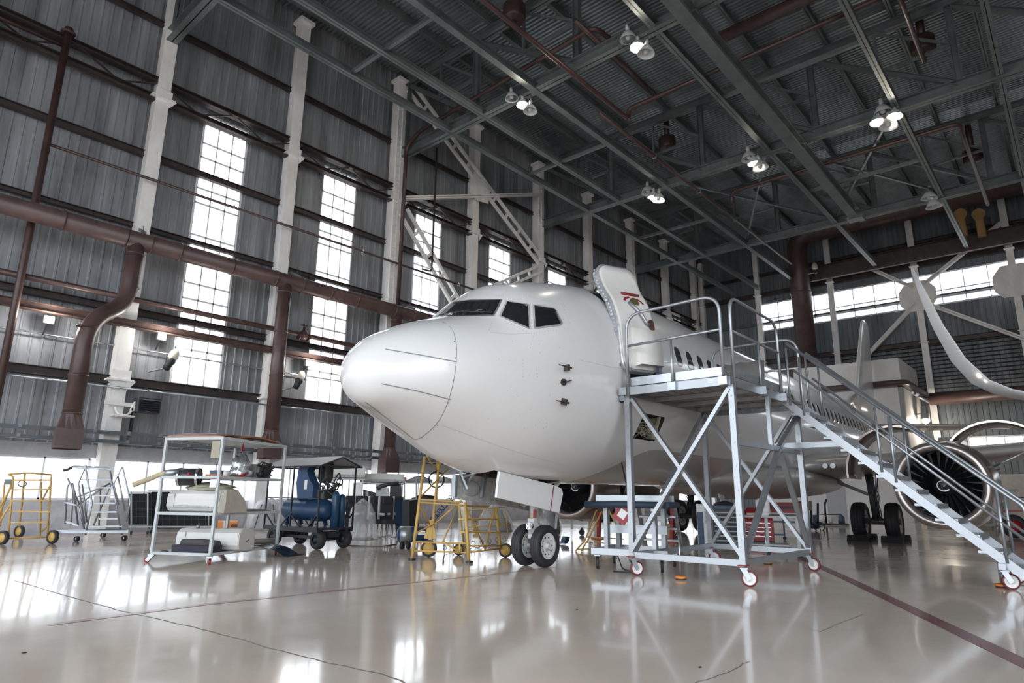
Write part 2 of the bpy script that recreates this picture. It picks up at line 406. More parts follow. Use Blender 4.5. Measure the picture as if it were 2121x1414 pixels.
for i, y in enumerate([20.6]+BCY[:4]):
    r = thing('end_wall_column', 'pale steel column of the end wall, %s from the corner' % bord[i], 'column', (45.7, y, 0), 0, 'pale columns of the end wall')
    b = B(); b.box((45.7, y, 9.45), (.4, .30, 18.9)); b.box((45.5, y, 9.45), (.03, .36, 18.9)); b.build('shaft', M_WHITEP, r)
    b = B()
    for z in (15.4, 10.5): b.box((45.5, y, z), (.35, .5, .05))
    pieces(b, 'bracket', M_WHITEP, r)
    if i in (3, 4):
        b = B(); b.prism([(-1.0, -.3), (-1.0, .35), (-.55, .95), (.55, .95), (1.0, .35), (1.0, -.5), (.6, -.95), (-.6, -.95)], .05, (45.42, y, 13.45), Matrix(((0, 0, 1), (1, 0, 0), (0, 1, 0)))); b.build('gusset_plate', M_WHITEP, r)
for n, (p, q, lab) in enumerate([((45.4, 6.6, 13.0), (45.4, 11.2, 8.6), 'pale diagonal brace on the end wall running down to the left'), ((45.4, 6.2, 13.0), (45.4, .2, 9.0), 'pale diagonal brace on the end wall running down to the right'), ((45.4, 6.6, 14.0), (45.4, 9.6, 16.4), 'pale diagonal brace on the end wall running up to the left'), ((45.4, 6.2, 14), (45.4, 1.8, 17.0), 'pale diagonal brace on the end wall rising to the right column')]):
    b = B(); b.ibeam(p, q, .22, .2, .02, up=(1, 0, 0)); tag(b.build('wall_brace', M_WHITEP), lab, 'brace', 'braces of the end wall')
for n, z, h in ((11, 15.5, .3), (12, 17.0, .2), (13, 10.55, .3), (14, 13.35, .12)):
    b = B(); b.ibeam((BX-.2, Y0, z), (BX-.2, WY-.3, z), .25, h, .02); struct(b.build('trim_%d' % n, M_GIRT if n != 14 else M_STEEL), 'horizontal girt of the end wall at height %.1f m' % z, 'girt')
b = B(); k = 0
for k in range(14): b.box((BX-.12, -3, 7.2+.24*k), (.03, 30, .05), Matrix.Rotation(.6, 3, 'Y'))
struct(b.build('trim_15', M_GIRT), 'band of dark louvre slats on the end wall', 'trim')
b = B(); f = lambda u, d, w: V((u, Y0+d, w)); ribs(b, f, 1.0, BX, 0, RZ+.1, .3, .03)  # unseen wall, added to hold back daylight from the right
struct(b.build('added_wall_right', mat('right_sheet', (.42, .40, .39), .55, .1, var=.3, vscale=.6)), 'unseen grey ribbed wall added on the right to block light', 'wall')
b = B(); f = lambda u, d, w: V((X0+d, u, w)); ribs(b, f, Y0, WY, 12.5, RZ+.1, .3, .03)  # unseen lintel wall, added so less gate light reaches upper walls and roof
struct(b.build('added_wall_front', MATS['right_sheet']), 'unseen ribbed wall added above the open gate behind the viewer to darken the upper hangar', 'wall')
# crane girder in front of the end wall
b = B(); b.ibeam((44.6, Y0+.3, 15.9), (44.6, 12.3, 15.9), .5, .9, .03); b.box2((44.2, Y0+.3, 15.32), (44.3, 12.3, 15.42))
tag(b.build('crane_girder', mat('girder_brown', (.085, .06, .06), .5, var=.3)), 'dark brown girder spanning in front of the end wall', 'girder')
# ---- roof deck
b = B(); p = .19; n = int((BX+.4-X0)/p); A = []; Bv = []
for k in range(n):
    for du, dz in ((0, 0), (.40, 0), (.5, .07), (.9, .07)):
        x = X0+(k+du)*p; A.append(b.bm.verts.new((x, Y0, RZ+dz))); Bv.append(b.bm.verts.new((x, WY+.3, RZ+dz)))
for i in range(len(A)-1): b.bm.faces.new((A[i], A[i+1], Bv[i+1], Bv[i]))
struct(b.build('ceiling', M_DECK), 'corrugated metal roof deck', 'ceiling')
b = B(); b.box2((X0, Y0, RZ+.08), (BX+.4, WY+.4, RZ+.2)); struct(b.build('roof', M_DARK), 'roof covering over the corrugated deck', 'roof')
# ---- purlins
PY = [20.3-2.44*k for k in range(15)]
for k, y in enumerate(PY):
    b = B(); b.ibeam((X0, y, 19.52), (BX, y, 19.52), .17, .34, .02)
    tag(b.build('roof_purlin', M_STEEL), 'grey green roof purlin under the deck, number %d from the left wall' % (k+1), 'purlin', 'roof purlins')
# ---- trusses
PST = [20.5, 16.2, 11.3, 6.4, 1.5, -3.4, -8.3, -13.2]
tord = ['nearest', 'second nearest', 'third nearest', 'fourth nearest', 'farthest']
for i, X in enumerate(TRX[:4]):
    r = thing('roof_truss', 'grey green roof truss across the hangar, %s to the viewer' % tord[i], 'truss', (X, 0, CH), 0, 'roof trusses')
    b = B(); b.ibeam((X, Y0, CH), (X, 20.6, CH), .34, .44, .03); b.build('bottom_chord', M_STEEL, r)
    b = B(); b.ibeam((X, Y0, 19.15), (X, 20.6, 19.15), .28, .36, .03); b.build('top_chord', M_STEEL, r)
    for y in PST: b = B(); b.ibeam((X, y, CH+.2), (X, y, 19.05), .24, .24, .02, up=(0, 1, 0)); b.build('post', M_STEEL, r)
    for y, y2 in zip(PST, PST[1:]):
        b = B(); b.ibeam((X, y, 19.0), (X, y2, CH+.1), .2, .18, .015); b.build('diagonal', M_STEEL, r)
        b = B(); mm = V((X, (y+y2)/2, (19+CH)/2)); b.bar(mm, (X, y2, 17.4), .1); b.bar(mm, (X, (y+y2)/2, 19), .1); b.bar((X, y2, 17.4), (X, (y+y2)/2-.1, 19.0), .09); b.build('strut', M_STEEL, r)
# ---- longitudinal ties
for k, (y, z, w, hh) in enumerate([(17.55, 15.55, .22, .26), (15.72, 15.55, .22, .26), (13.15, 15.55, .24, .3), (8.3, 15.6, .24, .28), (3.5, 15.6, .22, .26), (.35, 15.6, .22, .26), (-4.5, 15.6, .22, .26)]):
    b = B(); b.ibeam((X0, y, z), (44.2, y, z), w, hh, .02)
    tag(b.build('roof_tie', M_STEEL), 'long grey green tie beam along the roof, %s from the left wall' % bord[k], 'beam', 'long tie beams of the roof')
t = thing('crane_runway', 'heavy double runway beam hanging under the roof trusses', 'beam', (0, 7.05, 15.2))
b = B(); b.ibeam((X0, 7.05, 15.15), (34.2, 7.05, 15.15), .42, .55, .04); b.build('rail', M_STEEL, t)
b = B(); b.box2((34.0, 6.7, 14.85), (34.5, 7.4, 15.0)); b.build('end_stop', M_GALV, t)
b = B()
for X in TRX[:4]: b.box((X, 7.05, 15.5), (.3, .3, .35))
pieces(b, 'hanger', M_STEEL, t)
for X, ya, yb in ((11.3, 17.6, 13.1), (21.1, 17.6, 13.1), (31, 17.6, 13.1), (21.1, 8.3, 3.5), (31, 8.3, 3.5)):
    b = B(); b.bar((X, ya, 15.6), (X, yb, 15.6), .12, .14); tag(b.build('cross_tie', M_STEEL), 'short cross tie between two long roof ties, %s' % {11.3: 'nearest the viewer', 21.1: 'middle bay', 31: 'far bay'}[X]+(' on the left' if ya > 10 else ' on the right'), 'beam', 'cross ties of the roof')
for n, (p, q) in enumerate([((26, 8.3, 15.8), (35.6, 3.5, 15.8)), ((26, 3.5, 15.8), (35.6, 8.3, 15.8)), ((26, 13.1, 15.8), (35.6, 8.4, 15.8)), ((26, 8.4, 15.8), (35.6, 13.1, 15.8))]):
    b = B(); b.bar(p, q, .09, .09); tag(b.build('bracing_rod', M_GALV), 'pale flat bracing bar between the third and fourth truss, %s' % ('right one rising left', 'right one rising right', 'left one rising left', 'left one rising right')[n], 'brace', 'flat bracing bars of the roof')
# ---- lattice braces on the left wall
def ladder_brace(p, q, label, w=.5):
    t = thing('lattice_brace', label, 'brace', p, 0, 'white lattice braces'); p, q = V(p), V(q); d = (q-p).normalized(); n = V((0, 1, 0)).cross(d).normalized()*w/2
    for s in (1, -1): b = B(); b.bar(p+n*s, q+n*s, .13, .12, up=(0, 1, 0)); b.build('rail', M_WHITEP, t)
    k = int((q-p).length/1.0)
    for i in range(1, k): b = B(); c = p.lerp(q, i/k); b.bar(c-n, c+n, .12, .1, up=(0, 1, 0)); b.build('rung', M_WHITEP, t)
ladder_brace((16.2, 20.45, 18.9), (25.6, 20.45, 13.3), 'white lattice brace from the third column top down to the fifth column')
ladder_brace((16.2, 20.45, 12.9), (21.5, 20.45, 7.5), 'white lattice brace descending behind the aircraft nose from the third column')
ladder_brace((25.5, 20.45, 12.9), (22, 20.45, 10.9), 'short white lattice brace at the foot of the fifth column', .35)
b = B(); b.ibeam((16.1, 20.4, 13.45), (25.6, 20.4, 17.2), .16, .22, .02, up=(0, 1, 0)); b.prism([(-.7, -.35), (-.5, .6), (.4, .6), (.7, .2), (.6, -.5), (-.2, -.6)], .04, (20.75, 20.4, 15.6), Matrix(((1, 0, 0), (0, 0, 1), (0, 1, 0))))
tag(b.build('wall_brace', M_WHITEP), 'white straight brace rising from the third to the fifth column with a gusset', 'brace')
# ================================================================ the airliner (local x aft, y starboard, z up)
AANG = math.radians(2.017)
_ax = V((math.cos(AANG), math.sin(AANG), 0)); _st = V((-math.sin(AANG), math.cos(AANG), 0))
AO = V((8.91, 7.24, 0))-_ax*4.16
plane = thing('airliner', 'white twin-engine airliner with its front door open, parked in the hangar', 'airplane', AO, AANG)
PM = mw(plane); PMI = PM.inverted()
def ly(x, y, val):
    d = ray(x, y); return PMI @ (EYE+d*((val-(EYE-AO).dot(_st))/d.dot(_st)))
def lx(x, y, val):
    d = ray(x, y); return PMI @ (EYE+d*((val-(EYE-AO).dot(_ax))/d.dot(_ax)))
TT = [(.103, 2.749), (.115, 2.843), (.143, 2.921), (.203, 3.02), (.303, 3.135), (.423, 3.24), (.7, 3.40), (1.1, 3.585), (1.5, 3.725), (1.95, 3.92), (2.3, 4.25), (2.65, 4.53), (3.0, 4.655), (3.5, 4.80), (4.2, 4.95), (5, 5.06), (6, 5.12), (7, 5.17), (22, 5.17), (27, 5.17), (30, 5.10), (33.2, 4.92)]
TB = [(.103, 2.749), (.115, 2.657), (.143, 2.58), (.203, 2.482), (.303, 2.38), (.423, 2.32), (.7, 2.25), (1.1, 2.09), (1.6, 1.875), (2.2, 1.61), (3, 1.42), (4.2, 1.37), (6, 1.38), (10, 1.40), (20, 1.5), (23, 1.9), (26, 2.6), (30, 3.8), (33.2, 4.6)]
TW = [(.103, 0), (.115, .11), (.143, .20), (.203, .32), (.303, .45), (.423, .56), (.7, .82), (1.1, 1.06), (1.5, 1.228), (1.95, 1.375), (2.4, 1.492), (3.0, 1.618), (3.6, 1.706), (4.3, 1.774), (5.2, 1.823), (6, 1.833), (22, 1.833), (25, 1.56), (29, .88), (33.2, .156)]
TZ = [(0, 2.749), (.4, 2.75), (1, 2.78), (1.6, 2.85), (2.2, 2.95), (3, 3.10), (4, 3.26), (5, 3.36), (6, 3.40), (22, 3.40), (27, 3.9), (33.2, 4.8)]
def pw(T, x):                                   # monotone cubic through the table
    xs = [t[0] for t in T]; ys = [t[1] for t in T]; n = len(T)
    if x <= xs[0]: return ys[0]
    if x >= xs[-1]: return ys[-1]
    i = max(k for k in range(n-1) if xs[k] <= x)
    d = [(ys[k+1]-ys[k])/(xs[k+1]-xs[k]) for k in range(n-1)]
    def mm(k):
        if k == 0: return d[0]
        if k == n-1: return d[-1]
        return 0 if d[k-1]*d[k] <= 0 else 2*d[k-1]*d[k]/(d[k-1]+d[k])
    h = xs[i+1]-xs[i]; t = (x-xs[i])/h
    return ys[i]*(1+2*t)*(1-t)**2+h*mm(i)*t*(1-t)**2+ys[i+1]*t*t*(3-2*t)+h*mm(i+1)*t*t*(t-1)
def sect(x, n=96):
    T, Bt, w, zc = pw(TT, x), pw(TB, x), pw(TW, x), pw(TZ, x); zc = min(max(zc, Bt+.3*(T-Bt)), Bt+.6*(T-Bt)); R = []
    for k in range(n):
        a = 2*PI*k/n; c, s_ = math.cos(a), math.sin(a); e = 2.0
        R.append(V((x, w*c, zc+((T-zc) if s_ > 0 else (zc-Bt))*s_)))
    return R
xs = [.1032, .107, .115, .13, .155, .19, .24, .3, .4, .55, .7, .85, 1.0, 1.2, 1.4, 1.6, 1.75, 1.85, 1.95, 2.05, 2.15, 2.3, 2.45, 2.6, 2.75, 2.9, 3.05, 3.25, 3.5, 3.75, 4, 4.3, 4.6, 5, 5.5, 6, 6.5, 7, 8, 9.5, 11, 13, 15, 17, 19, 20.5, 22, 23, 24, 25, 26, 27, 28, 29, 30, 31, 32, 33.2]
M_SKIN = mat('white_aircraft_paint', (.745, .74, .74), .22, var=.035, vscale=.8, spec=.5, coat=.5)
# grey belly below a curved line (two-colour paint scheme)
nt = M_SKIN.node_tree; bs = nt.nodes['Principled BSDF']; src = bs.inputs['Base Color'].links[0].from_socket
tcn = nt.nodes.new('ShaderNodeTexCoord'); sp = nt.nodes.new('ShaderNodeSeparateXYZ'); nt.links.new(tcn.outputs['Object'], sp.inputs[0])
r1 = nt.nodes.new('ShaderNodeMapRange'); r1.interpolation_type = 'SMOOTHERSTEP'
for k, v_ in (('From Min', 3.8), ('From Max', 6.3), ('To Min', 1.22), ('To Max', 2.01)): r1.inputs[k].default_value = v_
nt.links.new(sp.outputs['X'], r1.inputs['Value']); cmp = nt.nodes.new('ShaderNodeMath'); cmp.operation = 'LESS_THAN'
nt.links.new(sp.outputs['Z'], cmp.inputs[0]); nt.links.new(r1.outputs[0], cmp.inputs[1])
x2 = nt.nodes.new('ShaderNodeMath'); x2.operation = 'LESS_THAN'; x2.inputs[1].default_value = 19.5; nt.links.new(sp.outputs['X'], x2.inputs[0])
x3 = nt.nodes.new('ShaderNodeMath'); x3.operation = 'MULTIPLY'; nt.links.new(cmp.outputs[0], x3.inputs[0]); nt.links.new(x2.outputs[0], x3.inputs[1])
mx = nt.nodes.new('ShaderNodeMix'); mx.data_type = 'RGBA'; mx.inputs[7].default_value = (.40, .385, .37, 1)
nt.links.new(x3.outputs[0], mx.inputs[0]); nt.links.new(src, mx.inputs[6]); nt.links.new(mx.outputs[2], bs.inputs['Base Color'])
M_SKINP = mat('white_gloss_paint', (.745, .74, .735), .25, coat=.4)
M_LINEN = mat('door_liner_cream', (.74, .72, .69), .45, var=.05)
M_GREYIN = mat('grey_primer', (.40, .40, .38), .45, var=.45, vscale=5)
M_BRONZE = mat('polished_cowl_metal', (.42, .36, .33), .22, .88, var=.1)
M_LIP = mat('inlet_lip_metal', (.46, .41, .39), .32, .9)
M_ENG = mat('fan_blade_metal', (.05, .05, .055), .35, .7)
M_SCREEN = mat('cockpit_glass', (.012, .015, .018), .04, spec=.7, coat=.3)
M_WINGRY = mat('wing_grey_paint', (.46, .43, .41), .3, .25, var=.1)
M_SEAM = mat('seam_sealant', (.24, .24, .25), .6)
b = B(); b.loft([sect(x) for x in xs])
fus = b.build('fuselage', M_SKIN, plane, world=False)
# full-shape ray target in world space
bmw = bmesh.new(); bmw.from_mesh(fus.data); bmesh.ops.transform(bmw, matrix=PM, verts=bmw.verts[:]); BV = BVHTree.FromBMesh(bmw); bmw.free()
LASTHIT = [None]
def hit(px, py, off=.0):
    d = ray(px, py).normalized(); h, n, i, dist = BV.ray_cast(EYE, d)
    if h is None:
        k = LASTHIT[0] or 12.; h, n, i, dist = BV.find_nearest(EYE+d*k)
    LASTHIT[0] = (h-EYE).length
    if n.dot(d) > 0: n = -n
    return h+n*off, n
def dens(pts, step, closed=True):
    q = []; n = len(pts)
    for i in range(n if closed else n-1):
        a, c = pts[i], pts[(i+1) % n]; L = math.hypot(c[0]-a[0], c[1]-a[1]); k = max(1, int(L/step))
        for j in range(k): q.append((a[0]+(c[0]-a[0])*j/k, a[1]+(c[1]-a[1])*j/k))
    if not closed: q.append(pts[-1])
    return q
def patch(name, pts, M, parent=None, off=.006, rings=5, label=None, step=6):
    P = dens(pts, step); cx = sum(p[0] for p in P)/len(P); cy = sum(p[1] for p in P)/len(P); b = B(); R = []
    for k in range(1, rings+1):
        t = k/rings; R.append([b.bm.verts.new(hit(cx+(p[0]-cx)*t, cy+(p[1]-cy)*t, off)[0]) for p in P])
    c = b.bm.verts.new(hit(cx, cy, off)[0]); n = len(P)
    for i in range(n): b.bm.faces.new((c, R[0][i], R[0][(i+1) % n]))
    for A, Bq in zip(R, R[1:]):
        for i in range(n): b.bm.faces.new((A[i], Bq[i], Bq[(i+1) % n], A[(i+1) % n]))
    for f in b.bm.faces: f.smooth = True
    # edge going down to the skin
    E_ = [b.bm.verts.new(hit(p[0], p[1], -.004)[0]) for p in P]
    for i in range(n): b.bm.faces.new((R[-1][i], E_[i], E_[(i+1) % n], R[-1][(i+1) % n]))
    o = b.build(name, M, parent or plane)
    if label: o['label'] = label
    return o
def seam(bld, pts, w=.010, off=.003, closed=False, step=8):
    P = dens(pts, step, closed); H = [hit(p[0], p[1], off) for p in P]; n = len(H); A = []
    for i in range(n):
        d = (H[(i+1) % n][0] if closed or i < n-1 else H[i][0])-(H[i-1][0] if closed or i > 0 else H[i][0]); s_ = d.cross(H[i][1]).normalized()*w/2
        A.append((bld.bm.verts.new(H[i][0]+s_), bld.bm.verts.new(H[i][0]-s_)))
    for i in range(n if closed else n-1): bld.bm.faces.new((A[i][0], A[(i+1) % n][0], A[(i+1) % n][1], A[i][1]))
# ---- pockets: door opening, nose gear bay, access hatch
def cutter(boxes, M):
    b = B()
    for c, sz, rot in boxes: b.box(c, sz, rot)
    o = b.build('cutter', M, plane, world=False); return o
M_BAY = mat('dark_bay_interior', (.05, .05, .048), .6, var=.4)
hc, hn = hit(1346, 885); hl = PMI @ hc
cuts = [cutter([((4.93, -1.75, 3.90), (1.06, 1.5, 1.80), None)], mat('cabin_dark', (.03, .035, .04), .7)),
        cutter([((3.5, 0, 1.6), (1.75, .74, 1.3), None)], M_BAY), cutter([((hl.x, hl.y+.1, hl.z), (.80, .75, .42), None)], M_BAY)]
for c in cuts:
    md = fus.modifiers.new('cut', 'BOOLEAN'); md.object = c; md.operation = 'DIFFERENCE'; md.solver = 'EXACT'; md.material_mode = 'TRANSFER'
dg = bpy.context.evaluated_depsgraph_get(); me = bpy.data.meshes.new_from_object(fus.evaluated_get(dg), preserve_all_data_layers=True, depsgraph=dg)
fus.modifiers.clear(); fus.data = me; me.name = 'fuselage'
for c in cuts: bpy.data.objects.remove(c)
bmq = bmesh.new(); bmq.from_mesh(me)
for e in bmq.edges:
    if len(e.link_faces) == 2 and e.calc_face_angle(0) > .6: e.smooth = False
for f in bmq.faces: f.smooth = True
bmq.to_mesh(me); bmq.free()
# ---- cockpit windows
wins = [('windshield', [(906, 655), (918, 645), (932, 632), (940, 626), (975, 622), (1039, 621), (1030, 640), (1022, 653), (980, 654)], 'front cockpit window with wiper'),
        ('side_cockpit_window', [(1050, 624), (1095, 631), (1097, 681), (1036, 655)], 'middle cockpit side window'),
        ('side_cockpit_window', [(1105, 632), (1147, 639), (1152, 643), (1164, 669), (1160, 673), (1107, 680)], 'rear cockpit side window')]
for n, p, lab in wins:
    o = patch(n, p, M_SCREEN, off=.004, label=lab, step=5)
    b = B(); cx = sum(q[0] for q in p)/len(p); cy = sum(q[1] for q in p)/len(p)
    seam(b, p, .026, .010, True, 5); b.build('window_frame', M_ALU if n == 'windshield' else M_GREYIN, o)
b = B(); seam(b, [(940, 650), (965, 648), (990, 649), (1018, 650)], .025, .03); seam(b, [(988, 649), (992, 645), (999, 646)], .04, .035); b.build('windshield_wiper', M_ALU, plane)
b = B(); seam(b, [(1043, 621), (1030, 654)], .05, .004); seam(b, [(1098, 630), (1103, 682)], .05, .004); pieces(b, 'window_post', M_SKINP, plane)
# ---- radome, strips, seams
b = B(); seam(b, [(905, 660), (921, 668), (933, 678), (940, 690), (944, 704), (946, 722), (945, 748), (942, 775), (937, 800), (930, 826), (921, 849), (912, 867), (902, 880), (889, 893), (875, 904), (860, 911)], .008); b.build('radome_seam', M_SEAM, plane)
for p in ([(798, 723), (870, 735), (945, 749)], [(790, 794), (860, 808), (934, 827)], [(757, 832), (800, 865), (858, 910)]):
    b = B(); seam(b, p, .014, .006); b.build('lightning_strip', M_SEAM, plane)
b = B()
for x, y in ((918, 668), (941, 707), (943, 741), (939, 787), (929, 834), (906, 880), (874, 906)):
    h_, n_ = hit(x, y, .002); b.cyl(h_, h_+n_*.006, .010, 8)
tag(b.build('radome_fastener', M_SEAM, plane), None, None, kind='stuff')
b = B()
for p in ([(915, 880), (1040, 926), (1120, 951), (1215, 975)], [(1200, 745), (1250, 757), (1290, 763)], [(1007, 611), (1020, 600), (1047, 598), (1050, 602), (1042, 611)], [(905, 977), (955, 950), (972, 954), (995, 966), (990, 974), (975, 986)], [(1015, 688), (1060, 692), (1096, 690)]):
    seam(b, p, .006, .002)
tag(b.build('panel_seam', mat('faint_seam', (.45, .45, .46), .6), plane), None, None, kind='stuff')
b = B(); rr = random.Random(3)
def dots(x0, y0, x1, y1, n):
    for k in range(n): t = k/max(1, n-1); h_, n_ = hit(x0+(x1-x0)*t, y0+(y1-y0)*t, .0015); b.cyl(h_-n_*.002, h_+n_*.003, .006, 6)
for q in ((945, 620, 1000, 612, 16), (1000, 612, 1090, 612, 20), (1090, 612, 1165, 632, 18), (1165, 632, 1180, 668, 8), (1100, 690, 1175, 680, 14), (1101, 636, 1103, 680, 9), (1040, 662, 1096, 690, 10), (1013, 683, 1020, 665, 5), (1083, 745, 1084, 780, 6), (1111, 760, 1113, 780, 4), (1098, 720, 1106, 690, 5), (1160, 620, 1178, 642, 6)): dots(*q)
for k in range(26): x, y = rr.uniform(1010, 1180), rr.uniform(700, 900); dots(x, y, x, y, 1)
tag(b.build('rivet', mat('rivet_grey', (.45, .45, .46), .5), plane), None, None, kind='stuff')
# ---- probes
for (x, y), k in (((1163, 762), 0), ((1158, 830), 1)):
    h_, n_ = hit(x+6, y); r_ = PM.to_3x3(); fw = r_ @ V((-1, 0, 0)); b = B()
    b.box(h_+n_*.05, (.035, .09, .10), b.frame((0, 0, 0), n_)); b.cyl(h_+n_*.10+fw*-.06, h_+n_*.10+fw*.26, .016, 8, .008); b.build('pitot_probe', mat('probe_metal', (.10, .08, .07), .35, .8), plane)
h_, n_ = hit(1166, 791); b = B(); b.cyl(h_, h_+n_*.03, .05, 10); b.bar(h_+n_*.05, h_+n_*.05+V((.15, 0, .05)), .03, .012); b.build('angle_vane', MATS['probe_metal'], plane)
# ---- cabin windows, along the port side
bml = bmesh.new(); bml.from_mesh(fus.data); BVL = BVHTree.FromBMesh(bml); bml.free()
def side_patch(name, x, z, w, hgt, M, frameM=None, r=.11):
    pts = []
    for cx, cz, a0 in ((w/2-r, hgt/2-r, 0), (-w/2+r, hgt/2-r, 90), (-w/2+r, -hgt/2+r, 180), (w/2-r, -hgt/2+r, 270)):
        for i in range(5): a = math.radians(a0+22.5*i); pts.append((cx+r*math.cos(a), cz+r*math.sin(a)))
    def S(px, pz, off):
        h_, n_, i_, d_ = BVL.ray_cast(V((px, -6, pz)), V((0, 1, 0))); n_ = n_ if n_.y < 0 else -n_
        return h_+n_*off
    b = B(); n = len(pts); R = [[b.bm.verts.new(S(x+p[0]*q, z+p[1]*q, .006)) for p in pts] for q in (.35, .7, 1.0)]; c = b.bm.verts.new(S(x, z, .006))
    for i in range(n):
        b.bm.faces.new((c, R[0][i], R[0][(i+1) % n]))
        for A, Bq in zip(R, R[1:]): b.bm.faces.new((A[i], Bq[i], Bq[(i+1) % n], A[(i+1) % n]))
    for q in b.bm.faces: q.smooth = True
    o = b.build(name, M, plane, world=False)
    if frameM:
        b = B(); n = len(pts); A = [b.bm.verts.new(S(x+p[0]*1.02, z+p[1]*1.02, .008)) for p in pts]; Bq = [b.bm.verts.new(S(x+p[0]*1.22, z+p[1]*1.16, .003)) for p in pts]
        for i in range(n): b.bm.faces.new((A[i], A[(i+1) % n], Bq[(i+1) % n], Bq[i]))
        b.build('window_frame', frameM, o, world=False)
    return o
M_CABWIN = mat('cabin_window_glass', (.05, .055, .065), .08, spec=.6)
wx = 6.22; k = 0
while wx < 27.5:
    if not (13.6 < wx < 14.0): side_patch('cabin_window', wx, 3.74, .25, .36, M_CABWIN, M_SKINP)
    wx += .508; k += 1
side_patch('overwing_exit', 13.85, 3.62, .55, .95, mat('exit_seam_white', (.70, .70, .71), .3))
# ---- open front door: rounded shell moved outboard and forward, liner facing out
def door_shell():
    t = bpy.data.objects.new('entry_door', None); COL.objects.link(t); t.parent = plane; t['label'] = 'open entry door with cream liner and red marks'
    x0, x1, z0, z1, phi = 3.47, 4.28, 3.02, 4.94, -.43
    DT = [(2.9, .09), (3.02, .08), (3.4, .03), (3.75, -.02), (4.17, -.18), (4.5, -.42), (4.75, -.54), (4.94, -.585), (5.1, -.6)]
    def S(x, z, o_):
        y = 1.8+pw(DT, z); a = .12+.25*(z-z0)/(z1-z0)
        u, v_ = (x-3.91)*((1-.34*(1-(z-z0)/(z1-z0))) if x > 3.91 else 1), -(y-1.8)-o_*math.cos(a)
        u *= 1.055; v_ *= 1.055; return V((4.58+u*math.cos(phi)-v_*math.sin(phi), -1.81+u*math.sin(phi)+v_*math.cos(phi), 1.158+(z+o_*math.sin(a)-1.158)*1.055))
    def outline(ins, n=7, r=.17):
        p = []
        for cx, cz, a0 in ((x1-ins-r, z1-ins-r, 0), (x0+ins+r, z1-ins-r, 90), (x0+ins+r, z0+ins+r, 180), (x1-ins-r, z0+ins+r, 270)):
            for i in range(n): a = math.radians(a0+90*i/(n-1)); p.append((cx+r*math.cos(a), cz+r*math.sin(a)))
        q = []
        for i in range(len(p)):
            a, c = p[i], p[(i+1) % len(p)]; k = max(1, int(math.hypot(a[0]-c[0], a[1]-c[1])/.09))
            for j in range(k): q.append((a[0]+(c[0]-a[0])*j/k, a[1]+(c[1]-a[1])*j/k))
        return q
    def skin(bld, O, o_, rings=9):
        cx, cz = (x0+x1)/2, (z0+z1)/2; R = [[bld.bm.verts.new(S(cx+(p[0]-cx)*k/rings, cz+(p[1]-cz)*k/rings, o_)) for p in O] for k in range(1, rings+1)]
        c = bld.bm.verts.new(S(cx, cz, o_)); n = len(O)
        for i in range(n): bld.bm.faces.new((c, R[0][i], R[0][(i+1) % n]))
        for A, Bq in zip(R, R[1:]):
            for i in range(n): bld.bm.faces.new((A[i], Bq[i], Bq[(i+1) % n], A[(i+1) % n]))
        for f in bld.bm.faces: f.smooth = True
        return R[-1]
    O = outline(0); b = B(); A = skin(b, O, 0); Bq = skin(b, O, .13); n = len(O)
    for i in range(n): b.bm.faces.new((A[i], A[(i+1) % n], Bq[(i+1) % n], Bq[i]))
    b.build('outer_panel', mat('door_edge_grey', (.55, .56, .58), .35, .5, var=.3, vscale=12), t, world=False)
    b = B(); O2 = outline(.035); E1 = skin(b, O2, .15); E2 = [b.bm.verts.new(S(p[0], p[1], .12)) for p in O2]; n = len(O2)
    for i in range(n): b.bm.faces.new((E1[i], E1[(i+1) % n], E2[(i+1) % n], E2[i]))
    b.build('inner_liner', M_LINEN, t, world=False)
    b = B()
    for k in range(26):
        z = z0+.1+(z1-z0-.2)*k/25; b.box(S(x0-.002, z, .07), (.014, .03, .03)); 
        if k % 4 == 0: b.box(S(x0-.012, z, .07), (.03, .045, .045))
    pieces(b, 'latch', M_GALV, t, world=False)
    b = B(); P = [S(x, 4.36, .165) for x in (3.76, 3.88, 4.0, 4.12)]; b.tube(P, .028, 8); b.build('grab_bar', mat('dark_red_trim', (.22, .02, .025), .45), t, world=False)
    b = B(); c = S(3.93, 4.20, .15); nrm = (S(3.93, 4.20, .2)-c).normalized(); b.cyl(c, c+nrm*.012, .09, 20); b.build('handle_disc', mat('olive_brass', (.22, .20, .08), .35, .6), t, world=False)
    b = B(); b.tube([S(3.80, 4.18, .17), S(3.88, 4.06, .19), S(3.96, 3.94, .2), S(4.03, 3.82, .19), S(4.10, 3.78, .19)], .028, 8); b.build('door_handle', M_ALU, t, world=False)
    for aa, ab in ((100, 150), (20, 62)):
        b = B(); pr = None
        for k in range(7):
            a = math.radians(aa+(ab-aa)*k/6); q = [S(3.93+.2*rr_*math.cos(a), 4.12+.17*rr_*math.sin(a), .154) for rr_ in (1.0, 1.2)]; q = [b.bm.verts.new(v) for v in q]
            if pr: b.bm.faces.new((pr[0], pr[1], q[1], q[0]))
            pr = q
        b.build('arrow_mark', M_RED, t, world=False)
    b = B(); Rg = []
    for k in range(9):
        tt = k/8; z = 3.72-.62*tt; dp = .15+.13*math.sin(min(1, tt*1.3+.1)*PI/2); Rg.append([S(3.70, z, .14), S(3.74, z, dp), S(4.28, z, dp), S(4.32, z, .14)])
    b.loft(Rg, closed=False, cap=False); b.build('slide_cover', M_LINEN, t, world=False)
    b = B(); c = S(4.17, 3.80, .17); nrm = (S(4.17, 3.80, .3)-c).normalized(); b.rbox(c, (.10, .20, .02), .04, b.frame((0, 0, 0), nrm)); b.build('gauge_window', mat('gauge_brown', (.10, .05, .04), .3), t, world=False)
